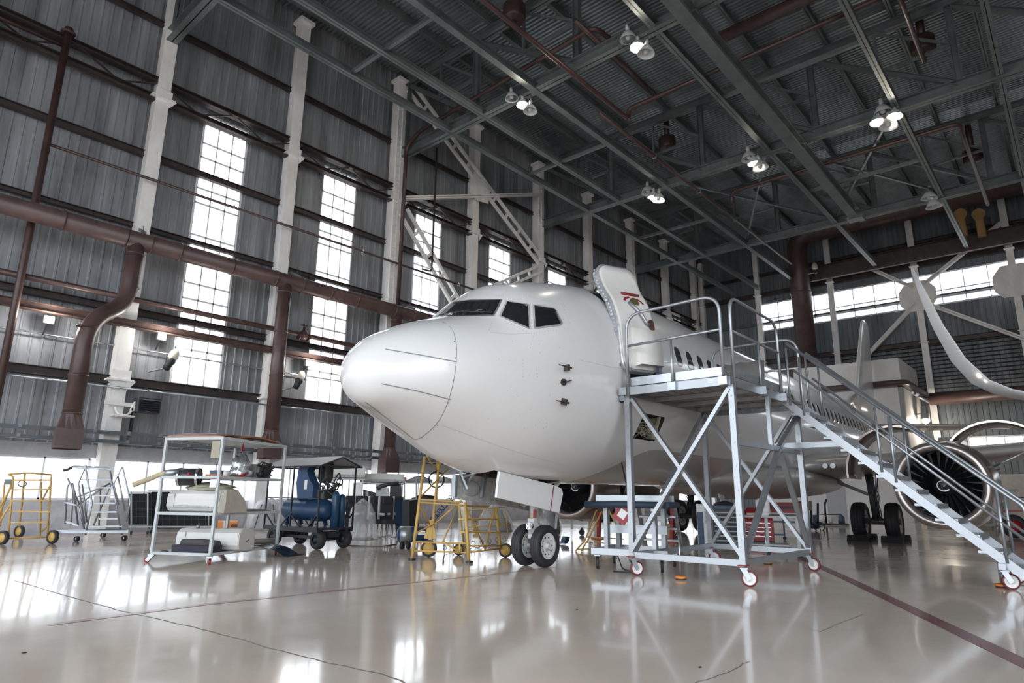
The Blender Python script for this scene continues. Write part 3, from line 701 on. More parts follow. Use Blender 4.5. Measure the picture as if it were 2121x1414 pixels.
    b = B(); b.bar(S(3.9, 3.9, -.05), (4.62, -1.6, 4.0), .10, .18); b.bar(S(3.9, 3.4, -.05), (4.62, -1.62, 3.5), .06, .08); pieces(b, 'hinge_arm', M_GALV, t, world=False)
door_shell()
b = B()
for k in range(13):
    z = 3.02+1.74*k/12; zc = 3.37; y = 1.82*math.sqrt(1-((z-zc)/(1.69 if z > zc else 1.99))**2)-.05; b.box((5.445, -y, z), (.03, .10, .15))
b.build('door_seal', mat('blue_white_lining', (.45, .48, .70), .7, var=.8, vscale=14, col2=(.04, .04, .07)), plane, world=False)
# access hatch contents
b = B(); rr = random.Random(5)
for k in range(26):
    p = [V((hl.x+rr.uniform(-.36, .36), hl.y+rr.uniform(-.02, .3), hl.z+rr.uniform(-.2, .2))) for j in range(4)]; b.tube(p, .007, 5, .08)
tag(b.build('wire_bundle', mat('pale_wire', (.50, .47, .36), .6, var=.6, vscale=30), plane, world=False), None, None, kind='stuff')
b = B(); b.bar((hl.x+.05, hl.y-.03, hl.z-.2), (hl.x+.22, hl.y-.08, hl.z+.2), .05, .04); b.box((hl.x+.30, hl.y+.12, hl.z), (.16, .1, .36)); b.build('bay_bracket', M_BEIGE, plane, world=False)
# ---- wing-body fairing, wings, engines, tail
b = B(); Rg = []
for x, w, z0, z1 in ((9.6, .3, 1.5, 1.62), (10.4, 1.2, 1.33, 1.9), (11.6, 1.75, 1.2, 2.1), (13.5, 1.98, 1.12, 2.2), (16, 2.0, 1.12, 2.2), (18, 1.8, 1.2, 2.1), (20, 1.0, 1.45, 1.8)):
    Rg.append([V((x, w*math.cos(2*PI*k/32), (z0+z1)/2+(z1-z0)/2*math.sin(2*PI*k/32)*(1 if math.sin(2*PI*k/32) < 0 else .8))) for k in range(32)])
b.loft(Rg); b.build('belly_fairing', M_WINGRY, plane, world=False)
def foil(le, ch, th, up=(0, 0, 1), n=14, tw=0):
    le = V(le); up = V(up); P = []
    for k in range(2*n):
        t = PI*k/n; x = .5*(1+math.cos(t)); yt = th*5*(.2969*math.sqrt(max(x, 0))-.126*x-.3516*x*x+.2843*x**3-.1036*x**4)
        P.append(le+V((ch*x, 0, -tw*x))+up*(ch*(yt if k < n else -yt*.7)))
    return P
RLE = ly(1690, 957, -1.9).x
for s, nm in ((-1, 'port'), (1, 'starboard')):
    b = B(); b.loft([foil((RLE-.6, s*1.2, 2.02), 7.4, .13), foil((RLE+.1, s*1.9, 2.05), 6.9, .12), foil((RLE+2.2, s*5.6, 2.42), 4.9, .115), foil((RLE+5.4, s*11.5, 3.05), 3.0, .11), foil((RLE+8.3, s*16.8, 3.6), 1.5, .10)])
    o = b.build('wing', M_WINGRY, plane, world=False); o['label'] = nm+' wing'
    b = B(); b.loft([foil((RLE+8.3, s*16.8, 3.6), 1.5, .10), foil((RLE+8.5, s*17.15, 3.75), 1.4, .1, up=(0, -s*.5, .8)), foil((RLE+9.6, s*17.6, 5.6), .6, .1, up=(0, -s, .1))]); b.build('winglet', M_SKINP, o, world=False)
lh = ly(1703, 955, -2.2)
b = B()
for k in (0, 1): b.cyl((RLE+.10, -2.10-.2*k, 2.05), (RLE+.24, -2.10-.2*k, 2.05), .07, 16)
pieces(b, 'landing_light', M_CHROME, plane, world=False)
def engine(s, detail):
    e = bpy.data.objects.new('engine', None); COL.objects.link(e); e.parent = plane; e['label'] = ('port' if s < 0 else 'starboard')+' engine with its fan cowls opened' if detail else 'starboard engine seen under the belly'
    c = lx(1948, 1003, 10.9) if s < 0 else V((10.9, 3.95, 1.44)); ex, ey, ez = c.x, c.y, c.z; k = .80
    b = B(); b.lathe([(.66*k/.8, .9), (.63*k/.8, .4), (.62*k/.8, .12), (.66*k/.8, .03), (.70*k/.8, 0), (.75*k/.8, .05), (.79*k/.8, .2), (.83*k/.8, .55), (.85*k/.8, 1.05)], (ex, ey, ez), (1, 0, 0), 48); b.build('inlet_cowl', M_BRONZE, e, world=False)
    b = B(); b.lathe([(.612, .12), (.655, .025), (.70, -.005), (.752, .045), (.776, .12)], (ex, ey, ez), (1, 0, 0), 48); b.build('inlet_lip', M_LIP, e, world=False)
    b = B(); b.cyl((ex+.75, ey, ez), (ex+.85, ey, ez), .64, 40)
    for q in range(24):
        a = 2*PI*q/24; d = V((0, math.cos(a), math.sin(a))); t = V((0, -math.sin(a), math.cos(a)))
        b.loft([[V((ex+.62, ey, ez))+d*.2+t*.02, V((ex+.70, ey, ez))+d*.2-t*.05], [V((ex+.58, ey, ez))+d*.42+t*.06, V((ex+.72, ey, ez))+d*.42-t*.04], [V((ex+.60, ey, ez))+d*.62+t*.10, V((ex+.72, ey, ez))+d*.62-t*.02]], closed=False, cap=False)
    b.build('fan', M_ENG, e, world=False)
    b = B(); b.lathe([(0, .26), (.05, .27), (.10, .33), (.15, .43), (.19, .55), (.2, .62)], (ex, ey, ez), (1, 0, 0), 28); sp_ = b.build('spinner', M_BLACK, e, world=False)
    b = B(); pr = None
    for q in range(22):
        t = q/21; a = 4.2-6.6*t; r_ = .022+.085*t; w = .012+.012*t; xx = ex+.262+.09*(r_/.11)**1.6
        v_ = [b.bm.verts.new((xx-.006, ey+(r_+w*sg)*math.cos(a), ez+(r_+w*sg)*math.sin(a))) for sg in (-1, 1)]
        if pr: b.bm.faces.new((pr[0], pr[1], v_[1], v_[0]))
        pr = v_
    b.build('spiral_mark', M_SKINP, sp_, world=False)
    b = B(); b.lathe([(.74, 1.0), (.76, 1.3), (.70, 1.9), (.62, 2.6), (.48, 3.6), (.36, 4.2), (.2, 4.5)], (ex, ey, ez), (1, 0, 0), 32)
    for q in range(9):
        a = 2*PI*q/9+.2; r_ = .80; b.tube([(ex+1.1+.12*j, ey+r_*math.cos(a+.12*j), ez+r_*math.sin(a+.12*j)) for j in range(6)], .035, 6)
    for q in range(7):
        a = 2*PI*q/7; b.box((ex+1.45, ey+.78*math.cos(a), ez+.78*math.sin(a)), (.45, .22, .14), Matrix.Rotation(a, 3, 'X'))
    b.build('engine_core', mat('engine_core_dark', (.07, .075, .065), .4, .5, var=.5, vscale=8), e, world=False)
    b = B(); b.loft([[V((ex+1.0, ey-.1, ez+.7)), V((ex+1.0, ey+.1, ez+.7)), V((ex+2.0, ey+.14, ez+1.0)), V((ex+2.0, ey-.14, ez+1.0))], [V((ex+4.2, ey-.14, ez+.5)), V((ex+4.2, ey+.14, ez+.5)), V((ex+4.4, ey+.16, ez+1.05)), V((ex+4.4, ey-.16, ez+1.05))]]); b.build('pylon', M_WINGRY, e, world=False)
    if detail:
        # two raised fan cowl doors: curved shells hinged at the pylon
        for sd, a0, sw in ((-1, 80, 0), (1, 100, 0)):
            hy = ey+sd*.12; hz = ez+.86
            b = B(); Rg = []
            for x in (ex+1.12, ex+1.9, ex+2.35):
                R_ = .93; ring = []
                for rad in (R_, R_-.04):
                    an = [90-sd*(q*150/16)*1.0 for q in range(17)]
                    if rad < R_: an = an[::-1]
                    for q in an:
                        a = math.radians(q); y_, z_ = rad*math.cos(a), rad*math.sin(a)-R_
                        th = math.radians(52)*sd; y2, z2 = y_*math.cos(th)-z_*math.sin(th), y_*math.sin(th)+z_*math.cos(th)
                        ring.append(V((x, hy+y2, hz+z2)))
                Rg.append(ring)
            b.loft(Rg); o = b.build('fan_cowl', M_BRONZE, e, world=False); o['label'] = 'raised fan cowl door, '+('outboard' if sd < 0 else 'inboard')
            b = B(); b.cyl((ex+1.2, ey+sd*.75, ez+.35), (ex+1.2, ey+sd*1.25, ez+.6), .018, 6); b.build('hold_open_rod', M_GALV, e, world=False)
engine(-1, True); engine(1, False)
e0, e = [o for o in plane.children if o.name.startswith('engine')]; e0.scale = (1.12, 1.12, 1.12); e0.location = lx(1948, 1001, 10.9)*-.12; e.scale = (1.2, 1.2, 1.2); e.location = V((10.9, 3.95, 1.44))*-.2
# fin and stabilisers
b = B(); b.loft([[V((p.x, p.z, p.y)) if False else V((p.x, p.y, p.z)) for p in [V((q.x, q.z-zz, zz)) for q in [V((a.x, 0, zz+(a.z-zz))) for a in foil((xl, 0, zz), ch, .11, n=10)]]] for xl, zz, ch in ((28.9, 5.0, 5.6), (29.9, 5.9, 4.9), (31.3, 7.5, 3.9), (33.5, 10.2, 2.2), (34.0, 10.75, 1.8), (34.3, 10.88, 1.2))])
b.build('tail_fin', M_SKINP, plane, world=False)
b = B(); b.loft([[V((26.2, -.02, 5.45)), V((26.2, .02, 5.45)), V((26.3, .03, 5.4)), V((26.3, -.03, 5.4))], [V((28.2, -.09, 5.75)), V((28.2, .09, 5.75)), V((28.2, .16, 5.3)), V((28.2, -.16, 5.3))], [V((30.2, -.16, 6.3)), V((30.2, .16, 6.3)), V((30.2, .25, 5.2)), V((30.2, -.25, 5.2))]]); b.build('dorsal_fin', M_SKINP, plane, world=False)
tp = lx(2112, 881, 32.6)
for s in (-1, 1):
    b = B(); b.loft([foil((29.6, s*.5, 4.55), 3.6, .1), foil((tp.x, s*abs(tp.y), tp.z), 1.5, .1)]); o = b.build('stabiliser', M_WINGRY, plane, world=False); o['label'] = ('port' if s < 0 else 'starboard')+' tailplane'
# ---- landing gear
def wheel(parent, c, R_, w, hubM, name='wheel', rim=.58, holes=10):
    b = B(); h = w/2; b.lathe([(R_*.60, -h*.72), (R_*.74, -h*.92), (R_*.90, -h*.86), (R_*.965, -h*.6), (R_*.99, -h*.42), (R_*.975, -h*.39), (R_*.99, -h*.36), (R_, -h*.13), (R_*.985, -h*.1), (R_*.985, h*.1), (R_, h*.13), (R_*.99, h*.36), (R_*.975, h*.39), (R_*.99, h*.42), (R_*.965, h*.6), (R_*.90, h*.86), (R_*.74, h*.92), (R_*.60, h*.72)], c, (0, 1, 0), 40)
    t = b.build(name, M_RUB, parent, world=False); c = V(c)
    b = B()
    for s in (-1, 1):
        b.lathe([(0, s*h*.55), (R_*.14, s*h*.55), (R_*.15, s*h*.35), (R_*.42, s*h*.42), (R_*.52, s*h*.62), (R_*.61, s*h*.74), (R_*.62, s*h*.70)], c, (0, 1, 0), 32)
    b.build('hub', hubM, t, world=False)
    b = B()
    for q in range(holes):
        a = 2*PI*q/holes
        for s in (-1, 1): b.cyl(c+V((R_*.40*math.cos(a), s*h*.42, R_*.40*math.sin(a))), c+V((R_*.40*math.cos(a), s*h*.50, R_*.40*math.sin(a))), R_*.035, 8)
    for s in (-1, 1): b.cyl(c+V((0, s*h*.5, 0)), c+V((0, s*h*.72, 0)), R_*.11, 12)
    b.build('hub_bolt', M_BLACK, t, world=False); return t
ng = bpy.data.objects.new('nose_gear', None); COL.objects.link(ng); ng.parent = plane; NX = 4.16
M_GEARP = mat('pale_grey_gear_paint', (.62, .63, .62), .35, var=.2, vscale=9)
for s in (-1, 1): wheel(ng, (NX, s*.20, .343), .343, .20, M_GEARP)
b = B(); b.cyl((NX, 0, .33), (NX-.02, 0, 1.0), .055, 14); b.cyl((NX-.02, 0, .8), (NX-.08, 0, 1.75), .085, 14); b.cyl((NX, -.30, .343), (NX, .30, .343), .045, 12); b.build('strut', M_GEARP, ng, world=False)
b = B(); b.bar((NX+.05, 0, .42), (NX+.28, 0, .68), .09, .04); b.bar((NX+.28, 0, .68), (NX+.06, 0, .98), .09, .04); pieces(b, 'torque_link', M_GEARP, ng, world=False)
b = B(); b.bar((NX+.02, -.12, 1.0), (NX+.75, -.16, 1.62), .05, .05); b.bar((NX+.02, .12, 1.0), (NX+.75, .16, 1.62), .05, .05); pieces(b, 'drag_brace', M_GEARP, ng, world=False)
b = B(); b.box((NX-.115, -.01, .62), (.05, .13, .20)); b.prism([(-.07, .2), (.07, .2), (.06, -.16), (-.06, -.16)], .04, (NX-.12, -.01, .58), Matrix(((0, 0, 1), (1, 0, 0), (0, 1, 0)))); b.build('light_bracket', M_GEARP, ng, world=False)
b = B(); b.lathe([(0, .03), (.03, .02), (.055, -.02), (.062, -.045), (.068, -.04), (.065, .02)], (NX-.15, -.01, .66), (1, 0, 0), 20); b.build('taxi_light', M_CHROME, ng, world=False)
b = B(); b.box((NX-.13, -.005, .42), (.05, .10, .08)); b.build('tow_fitting', M_BLACK, ng, world=False)
b = B(); b.box((NX-.10, -.06, .86), (.02, .05, .14)); b.build('locking_pin_flag', M_RED, ng, world=False)
b = B(); b.cyl((NX-.07, .04, .78), (NX-.07, .02, 1.1), .03, 8); b.build('locking_pin', M_YEL, ng, world=False)
b = B(); rr = random.Random(8)
for k in range(12): p = [V((NX+rr.uniform(-.3, .45), rr.uniform(-.25, .25), rr.uniform(.95, 1.3))) for j in range(4)]; b.tube(p, .011, 5, .1)
for k in range(10): b.box((NX+rr.uniform(-.5, .3), rr.uniform(-.2, .2), rr.uniform(1.05, 1.25)), (rr.uniform(.05, .2), .06, .05))
tag(b.build('gear_hose', M_GREYIN, ng, world=False), None, None, kind='stuff')
def gdoor(y, pts, M, lab, inner=False):
    b = B(); c = V((0, y, 0)); P = [(p[0], p[1]) for p in pts]; b.prism(P, .045, (0, y, 0), Matrix(((1, 0, 0), (0, 0, 1), (0, 1, 0)))); o = b.build('gear_door', M, plane, world=False); o['label'] = lab; return o
pd = [ly(*q, -.41) for q in ((1033, 976), (1090, 990), (1150, 1006), (1161, 1012), (1164, 1022), (1156, 1062), (1090, 1045), (1027, 1030), (1030, 1000))]
d1 = gdoor(-.41, [(p.x, p.z) for p in pd], M_SKINP, 'white port nose gear door')
a_, c_ = ly(1147, 1006, -.436), ly(1140, 1059, -.436); b = B(); b.bar(a_, c_, .018, .006, up=(0, 1, 0)); b.build('red_stripe', mat('dark_red_trim', (.22, .02, .025), .45), d1, world=False)
sd_ = [ly(*q, .41) for q in ((938, 985), (1000, 975), (1090, 1000), (1120, 1012), (1108, 1060), (1030, 1045), (940, 1032))]
d2 = gdoor(.41, [(p.x, p.z) for p in sd_], M_GREYIN, 'grey inside of the starboard nose gear door')
b = B(); b.box((2.56, .39, 1.3), (.05, .08, .34)); b.bar((2.65, .36, 1.5), (2.75, .30, 1.25), .05, .03); b.bar((3.25, .36, 1.55), (3.15, .34, 1.12), .05, .05); b.bar((3.32, .36, 1.55), (3.15, .34, 1.12), .03, .03); pieces(b, 'door_rib', M_GALV, d2, world=False)
b = B(); b.sphere((2.95, .385, 1.26), .16, 12, (1.3, .15, .8)); b.build('door_pan', mat('grey_primer_b', (.34, .34, .33), .4, var=.3), d2, world=False)
b = B(); b.cyl((2.6, -.1, 1.52), (2.7, .35, 1.42), .02, 8); b.cyl((2.75, .1, 1.55), (2.78, .38, 1.3), .025, 8); pieces(b, 'door_link', M_GALV, plane, world=False)
MX = 16.76
for s in (-1, 1):
    mg = bpy.data.objects.new('main_gear', None); COL.objects.link(mg); mg.parent = plane; mg['label'] = ('port' if s < 0 else 'starboard')+' main landing gear'
    for o_ in (-.43, .43): wheel(mg, (MX, s*2.86+o_, .54), .54, .40, M_GEARP, holes=8)
    b = B(); b.cyl((MX, s*2.86-.6, .54), (MX, s*2.86+.6, .54), .09, 12); b.cyl((MX, s*2.86, .54), (MX+.05, s*2.75, 2.1), .11, 14); b.bar((MX, s*2.7, 1.3), (MX, s*1.6, 1.8), .09); b.build('strut', mat('dark_gear', (.10, .10, .10), .4, .3), mg, world=False)
    b = B(); rr = random.Random(4)
    for k in range(8): b.tube([V((MX-.12+rr.uniform(-.05, .05), s*2.86+rr.uniform(-.2, .2), z)) for z in (.6, .9, 1.3, 1.9)], .014, 5, .1)
    b.build('brake_hose', M_BLACK, mg, world=False)
    b = B(); b.box((MX+.2, s*3.5, 1.5), (.9, .03, 1.0), Matrix.Rotation(s*.15, 3, 'X')); b.build('gear_leg_door', M_WINGRY, mg, world=False)
for k, o_ in enumerate((-.43, .43)):
    for sx in (-1, 1):
        c = PM @ V((MX+sx*.62, -2.86+o_, 0)); t = thing('wheel_chock', 'black rubber chock %s the %s tyre of the port main gear' % ('ahead of' if sx < 0 else 'behind', 'outer' if k == 0 else 'inner'), 'chock', (c.x, c.y, 0), AANG, 'wheel chocks')
        b = B(); b.prism([(-.16*sx, 0), (.16*sx, 0), (.16*sx*.2, .17), (-.1*sx, .17)], .52, (0, 0, 0), Matrix(((1, 0, 0), (0, 0, 1), (0, 1, 0)))); b.build('block', M_RUB, t, world=False)
        b = B(); b.cyl((-.02*sx, -.27, .1), (-.02*sx, .27, .1), .012, 6); b.build('rope', M_BLACK, t, world=False)
# belly antennas
b = B(); b.loft([foil((7.2, 0, 1.47), .34, .1), foil((7.35, 0, 1.47), .2, .1)]); b.bm.clear(); b.prism([(0, 0), (.40, 0), (.34, -.38), (.26, -.38)], .03, (11.2, -.4, 1.3), Matrix(((1, 0, 0), (0, 0, 1), (0, 1, 0)))); b.build('blade_antenna', M_SKINP, plane, world=False)
# ================================================================ ducts and pipes
def flanges(b, pts, r, M=None):
    for p, d in pts: p = V(p); d = V(d).normalized(); b.lathe([(r*.9, -.02), (r*1.09, -.018), (r*1.09, .018), (r*.9, .02)], p, d, 20)
DY = 19.9; DZ = at(254, 490, 1, DY).z
t = thing('ventilation_duct', 'long brown round ventilation duct along the left wall', 'duct', (0, DY, DZ))
b = B(); b.cyl((-4, DY, DZ), (40, DY, DZ), .26, 28); b.build('duct_pipe', M_DUCT, t)
b = B(); flanges(b, [((at(px, 500, 1, DY).x, DY, DZ), (1, 0, 0)) for px in (122, 258, 311, 374, 485, 577, 632, 690, 745, 822, 860)], .26); pieces(b, 'flange', M_DUCT, t)
b = B()
for px in (296, 628, 862): x = at(px, 500, 1, DY).x; b.bar((x, DY-.1, DZ+.26), (x+.1, 20.9, DZ+.75), .05, .08); b.cyl((x, DY, DZ+.2), (x+.05, DY+.3, DZ+.6), .012, 6)
pieces(b, 'hanger_bracket', M_STEEL, t)
def flare(b, p, w0, w, h1, h2, rz=.0):
    p = V(p); R = Matrix.Rotation(rz, 3, 'Z'); top = []; n = 16; sq = []
    for k in range(n):
        a = 2*PI*k/n+PI/4; c, s_ = math.cos(a), math.sin(a); top.append(p+R @ V((w0*c, w0*s_, 0))); mx = max(abs(c), abs(s_)); sq.append(V((w*c/mx, w*s_/mx, 0)))
    b.loft([top, [p+R @ v+V((0, 0, -h1)) for v in sq], [p+R @ v+V((0, 0, -h1-h2)) for v in sq]], cap=False, smooth=False)
DR = .22
drops = [([at(284, 500, 1, DY), at(262, 632, 1, DY-.05), at(182, 662, 1, 19.35), at(153, 858, 1, 19.35)], 'brown drop duct with a sideways S bend left of the first column', (138, 883), 19.35),
         ([at(592, 580, 1, DY), at(557, 893, 1, DY)], 'straight brown drop duct in front of the second column', None, DY), ([at(822, 650, 1, DY), at(800, 928, 1, DY)], 'brown drop duct half hidden behind the aircraft nose', None, DY)]
for k, (P, lab, _, yy) in enumerate(drops):
    P[0].z = DZ-.1; P[-1].x = P[-2].x if k == 0 else P[0].x
    t = thing('drop_duct', lab, 'duct', (P[-1].x, P[-1].y, P[-1].z), 0, 'drop ducts of the ventilation'); b = B(); b.tube(P, DR, 24, .75 if k == 0 else 0); b.build('duct_pipe', M_DUCT, t)
    b = B(); zl = (P[0].z-.32, P[1].z+.55) if k == 0 else (P[0].z-.3, P[0].z-1.7, P[0].z-3.2)
    flanges(b, [((P[0].x, P[0].y, z), (0, 0, 1)) for z in zl]+[((P[-1].x, P[-1].y, P[-1].z+dz), (0, 0, 1)) for dz in ((0.02, 1.0, 2.3) if k == 0 else (0.02,))], DR); pieces(b, 'flange', M_DUCT, t)
    b = B(); flare(b, P[-1], DR, .29, .38, .50, -.15); b.build('outlet_hood', M_DUCT, t)
VX, VY = 3.66, 20.35
t = thing('vent_pipe', 'brown vertical pipe with a cap at the left edge', 'pipe', (VX, VY, 0))
b = B(); b.cyl((VX, VY, 0), (VX, VY, at(141, 62, 1, VY).z), .095, 16); b.build('tube', M_PIPE, t)
b = B(); zt = at(141, 62, 1, VY).z; b.lathe([(.1, -.12), (.19, -.10), (.19, -.07), (.11, -.05), (.11, .06), (.0, .07)], (VX, VY, zt), (0, 0, 1), 16); b.build('cap', M_PIPE, t)
pipe_run('thin brown pipe meeting the capped pipe at the upper left', [(-4, VY, zt-.55), (VX, VY, zt-.55)], .06, M_PIPE)
p0 = at(842, 300, 1, 20.15); p1 = at(820, 645, 1, 20.15); P2a = gp(1130, 118, 15.95)
pipe_run('brown riser pipe beside the third column that turns along the roof truss', [(p0.x, 20.15, DZ), (p0.x, 20.15, 15.7), (p0.x-.05, 19.2, 16.1), (P2a.x, gp(1235, 68, 15.95).y, 16.1), (P2a.x+.9, gp(1235, 68, 15.95).y-.1, 16.1)], .085, M_PIPE, .35)
p0 = at(906, 283, 1, 20.25); z1 = at(893, 562, 1, 20.25).z
pipe_run('thin dark drop pipe in front of the third tall window', [(p0.x, 20.25, 16.5), (p0.x, 20.25, z1), (p0.x-.5, 20.3, z1)], .04, M_GIRT, .2)
a_, c_ = gp(1000, 0, 15.3), gp(1297, 250, 15.3)
pipe_run('brown sprinkler pipe running along the roof above the nose', [(a_.x-6, a_.y, 15.3), (c_.x, a_.y, 15.3), (c_.x, a_.y, 15.75), (c_.x, gp(1840, 0, 15.9).y-4, 15.9)], .085, M_PIPE, .2)
a_, c_ = gp(1275, 103, 15.9), gp(1357, 198, 15.9)
pipe_run('short brown pipe linking the two sprinkler mains in the roof', [(a_.x-2, c_.y, 15.95), (c_.x, c_.y, 15.95)], .075, M_PIPE)
a_, c_ = gp(1515, 397, 15.6), gp(1990, 263, 15.6)
pipe_run('brown sprinkler pipe crossing the roof in the far bays', [(a_.x, a_.y, 15.0), (a_.x, a_.y, 15.6), (a_.x, c_.y, 15.6), (a_.x+1, c_.y, 15.4), (a_.x+9, c_.y, 15.4)], .085, M_PIPE, .3)
a_, c_ = gp(1325, 300, 15.2), gp(1650, 525, 15.2)
pipe_run('brown pipe slung along the roof between the third and fourth truss', [(a_.x-3, a_.y, 15.2), (c_.x+1.5, a_.y, 15.2)], .07, M_PIPE, clips=4)
a_, c_ = gp(1500, 75, 18.3), gp(1690, 0, 18.3)
pipe_run('thick brown duct high under the roof at the top of the picture', [(a_.x, a_.y+.3, 18.3), (a_.x, c_.y-6, 18.3)], .24, M_DUCT, name='roof_duct', cat='duct')
a_ = gp(1900, 90, 15.8)
pipe_run('brown pipe hanging along the roof at the upper right', [(a_.x-6, a_.y, 15.8), (a_.x+1.2, a_.y, 15.8)], .08, M_PIPE)
for k, (px, py, lab) in enumerate([(1065, 28, 'brown roof ventilator drum at the top centre'), (1382, 298, 'brown roof ventilator drum above the lit lamp cluster in the middle'), (1912, 95, 'brown roof ventilator drum at the upper right'), (2015, 325, 'brown roof ventilator drum near the far truss at the right')]):
    p = gp(px, py, 18.2 if k != 3 else 17.5); t = thing('roof_ventilator', lab, 'ventilator', p, 0, 'roof ventilators'); r_ = .42
    b = B(); b.lathe([(0, -.3), (r_*.9, -.3), (r_, -.22), (r_, .28), (r_*.9, .34), (0, .34)], p, (0, 0, 1), 20); b.build('drum', M_PIPE, t)
    b = B(); b.cyl(p+V((0, 0, .3)), (p.x, p.y, 19.6), .14, 12); b.build('neck', M_PIPE, t)
    b = B(); b.cyl(p+V((0, 0, -.3)), p+V((0, 0, -.55)), .07, 10); b.build('outlet', M_GIRT, t)
BXD = 43.6; tz = at(1700, 478, 0, BXD); bt = at(1672, 742, 0, BXD); r_ = .62
t = thing('air_duct', 'big brown air duct turning down beside the white enclosure at the far wall', 'duct', (BXD, bt.y, bt.z))
b = B(); b.tube([(BXD, -9, tz.z), (BXD, bt.y, tz.z), (BXD, bt.y, bt.z)], r_, 24, 1.1); b.build('duct_pipe', M_DUCT, t)
b = B(); flanges(b, [((BXD, bt.y, bt.z), (0, 0, 1)), ((BXD, bt.y, tz.z-4), (0, 0, 1)), ((BXD, bt.y-6, tz.z), (0, 1, 0))], r_); pieces(b, 'flange', M_DUCT, t)
b = B(); flare(b, (BXD, bt.y, bt.z), r_, .95, .5, 2.4); b.build('outlet_box', M_DUCT, t)
pq = at(1990, 822, 0, 44.2)
pipe_run('fat brown duct low on the far wall right of the white enclosure', [(44.2, at(1925, 822, 0, 44.2).y, pq.z), (44.2, -8, pq.z)], .36, M_DUCT, name='low_duct', cat='duct')
# ---- white enclosure at the far end
EX = 40.2; cn = at(1860, 740, 0, EX); EZ = cn.z
t = thing('white_enclosure', 'tall white panelled enclosure at the far end behind the tail', 'enclosure', (EX+2.6, cn.y+2.7, 0))
M_ENC = mat('enclosure_white', (.74, .72, .71), .5, var=.1, vscale=1)
b = B(); b.box2((EX, cn.y, 0), (45.2, cn.y+5.6, EZ)); b.build('wall_panel', M_ENC, t)
b = B(); zm = at(1860, 797, 0, EX).z; b.box2((EX-.02, cn.y-.02, zm-.12), (45, cn.y+5.6, zm-.06)); b.box2((EX-.02, cn.y-.02, 0), (EX+.3, cn.y+.2, zm)); b.build('panel_joint', mat('joint_grey', (.3, .3, .3), .5), t)
b = B(); b.tube([(EX-.25, cn.y+5.5, zm+.1), (EX-.25, cn.y-.25, zm+.1), (45, cn.y-.25, zm+.1)], .16, 12, .4); b.build('pipe_band', M_DUCT, t)
b = B(); b.tube([(EX+1, cn.y-.3, zm-.35), (45, cn.y-.3, zm-.35)], .08, 8); b.tube([(EX+1, cn.y-.5, zm-.5), (45, cn.y-.5, zm-.5)], .08, 8); pieces(b, 'conduit', M_GALV, t)
b = B(); b.box2((EX-.03, cn.y+3.4, 0), (EX, cn.y+4.4, 2.1)); b.build('panel_door', mat('grey_door', (.42, .42, .43), .5), t)
b = B(); b.box2((43.2, 12.9, 0), (45.5, 16.0, 2.6)); o = b.build('low_partition', M_ENC); tag(o, 'low white partition in the far corner left of the enclosure', 'partition')
# grey cabinets at the foot of the far wall, and white wall panels
for k, (px, w, hh, col, lab) in enumerate([(2010, 1.6, 1.5, (.36, .30, .26), 'stack of brown cartons on the floor behind the engine'), (1960, 1.2, 1.0, (.45, .44, .43), 'grey crate on the floor behind the engine')]):
    p = gp(px, 1094); t = thing('storage_crate', lab, 'crate', p); b = B(); b.box((p.x, p.y, hh/2), (1.0, w, hh)); b.build('body', mat('crate%d' % k, col, .7, var=.2), t); b = B(); b.box((p.x, p.y, hh*.5), (1.02, w+.02, .03)); b.box((p.x, p.y, hh+.01), (1.04, w+.04, .03)); b.build('strap', M_TAN, t)
b = B(); b.box2((45.5, -12, 0), (45.8, cn.y-.5, 2.6)); tag(b.build('partition_panel', mat('warm_panel', (.36, .35, .35), .6, var=.15), None), 'grey cladding on the lower far wall at the right', 'panel')
# ---- wall equipment
def lamp_light(p, power, r=.12, col=(1, .88, .72)):
    L = bpy.data.lights.new('lamp_light', 'POINT'); L.energy = power; L.shadow_soft_size = r; L.color = col; o = bpy.data.objects.new('lamp_light', L); COL.objects.link(o); o.location = p; return o
def high_bay(px, py, X, lab, lit, size=.26, tilt=(0, 0)):
    p = at(px, py, 0, X); t = thing('high_bay_lamp', lab, 'lamp', p, 0, 'high bay lamps'); t.rotation_euler = (tilt[0], tilt[1], 0)
    b = B(); s_ = size; b.lathe([(s_*.16, s_*1.0), (s_*.3, s_*.95), (s_*.55, s_*.75), (s_*.85, s_*.3), (s_, -.02), (s_*1.02, -.04), (s_*.97, -.03), (s_*.82, s_*.28), (s_*.52, s_*.7), (0, s_*.85)], (0, 0, 0), (0, 0, 1), 24); b.build('lamp_shade', M_LAMP, t, world=False)
    b = B(); b.lathe([(0, s_*1.75), (s_*.2, s_*1.72), (s_*.24, s_*1.2), (s_*.17, s_*.95)], (0, 0, 0), (0, 0, 1), 14); b.build('socket', M_LAMP, t, world=False)
    b = B(); b.sphere((0, 0, s_*.28), s_*.34, 12, (1, 1, 1.3)); b.build('bulb', M_BULB if lit else M_BULBOFF, t, world=False)
    b = B(); b.cyl((0, 0, s_*1.7), (0, 0, s_*2.6), .02, 6); b.build('stem', M_STEEL, t, world=False)
    if lit: lamp_light(p+V((0, 0, -.12)), 80)
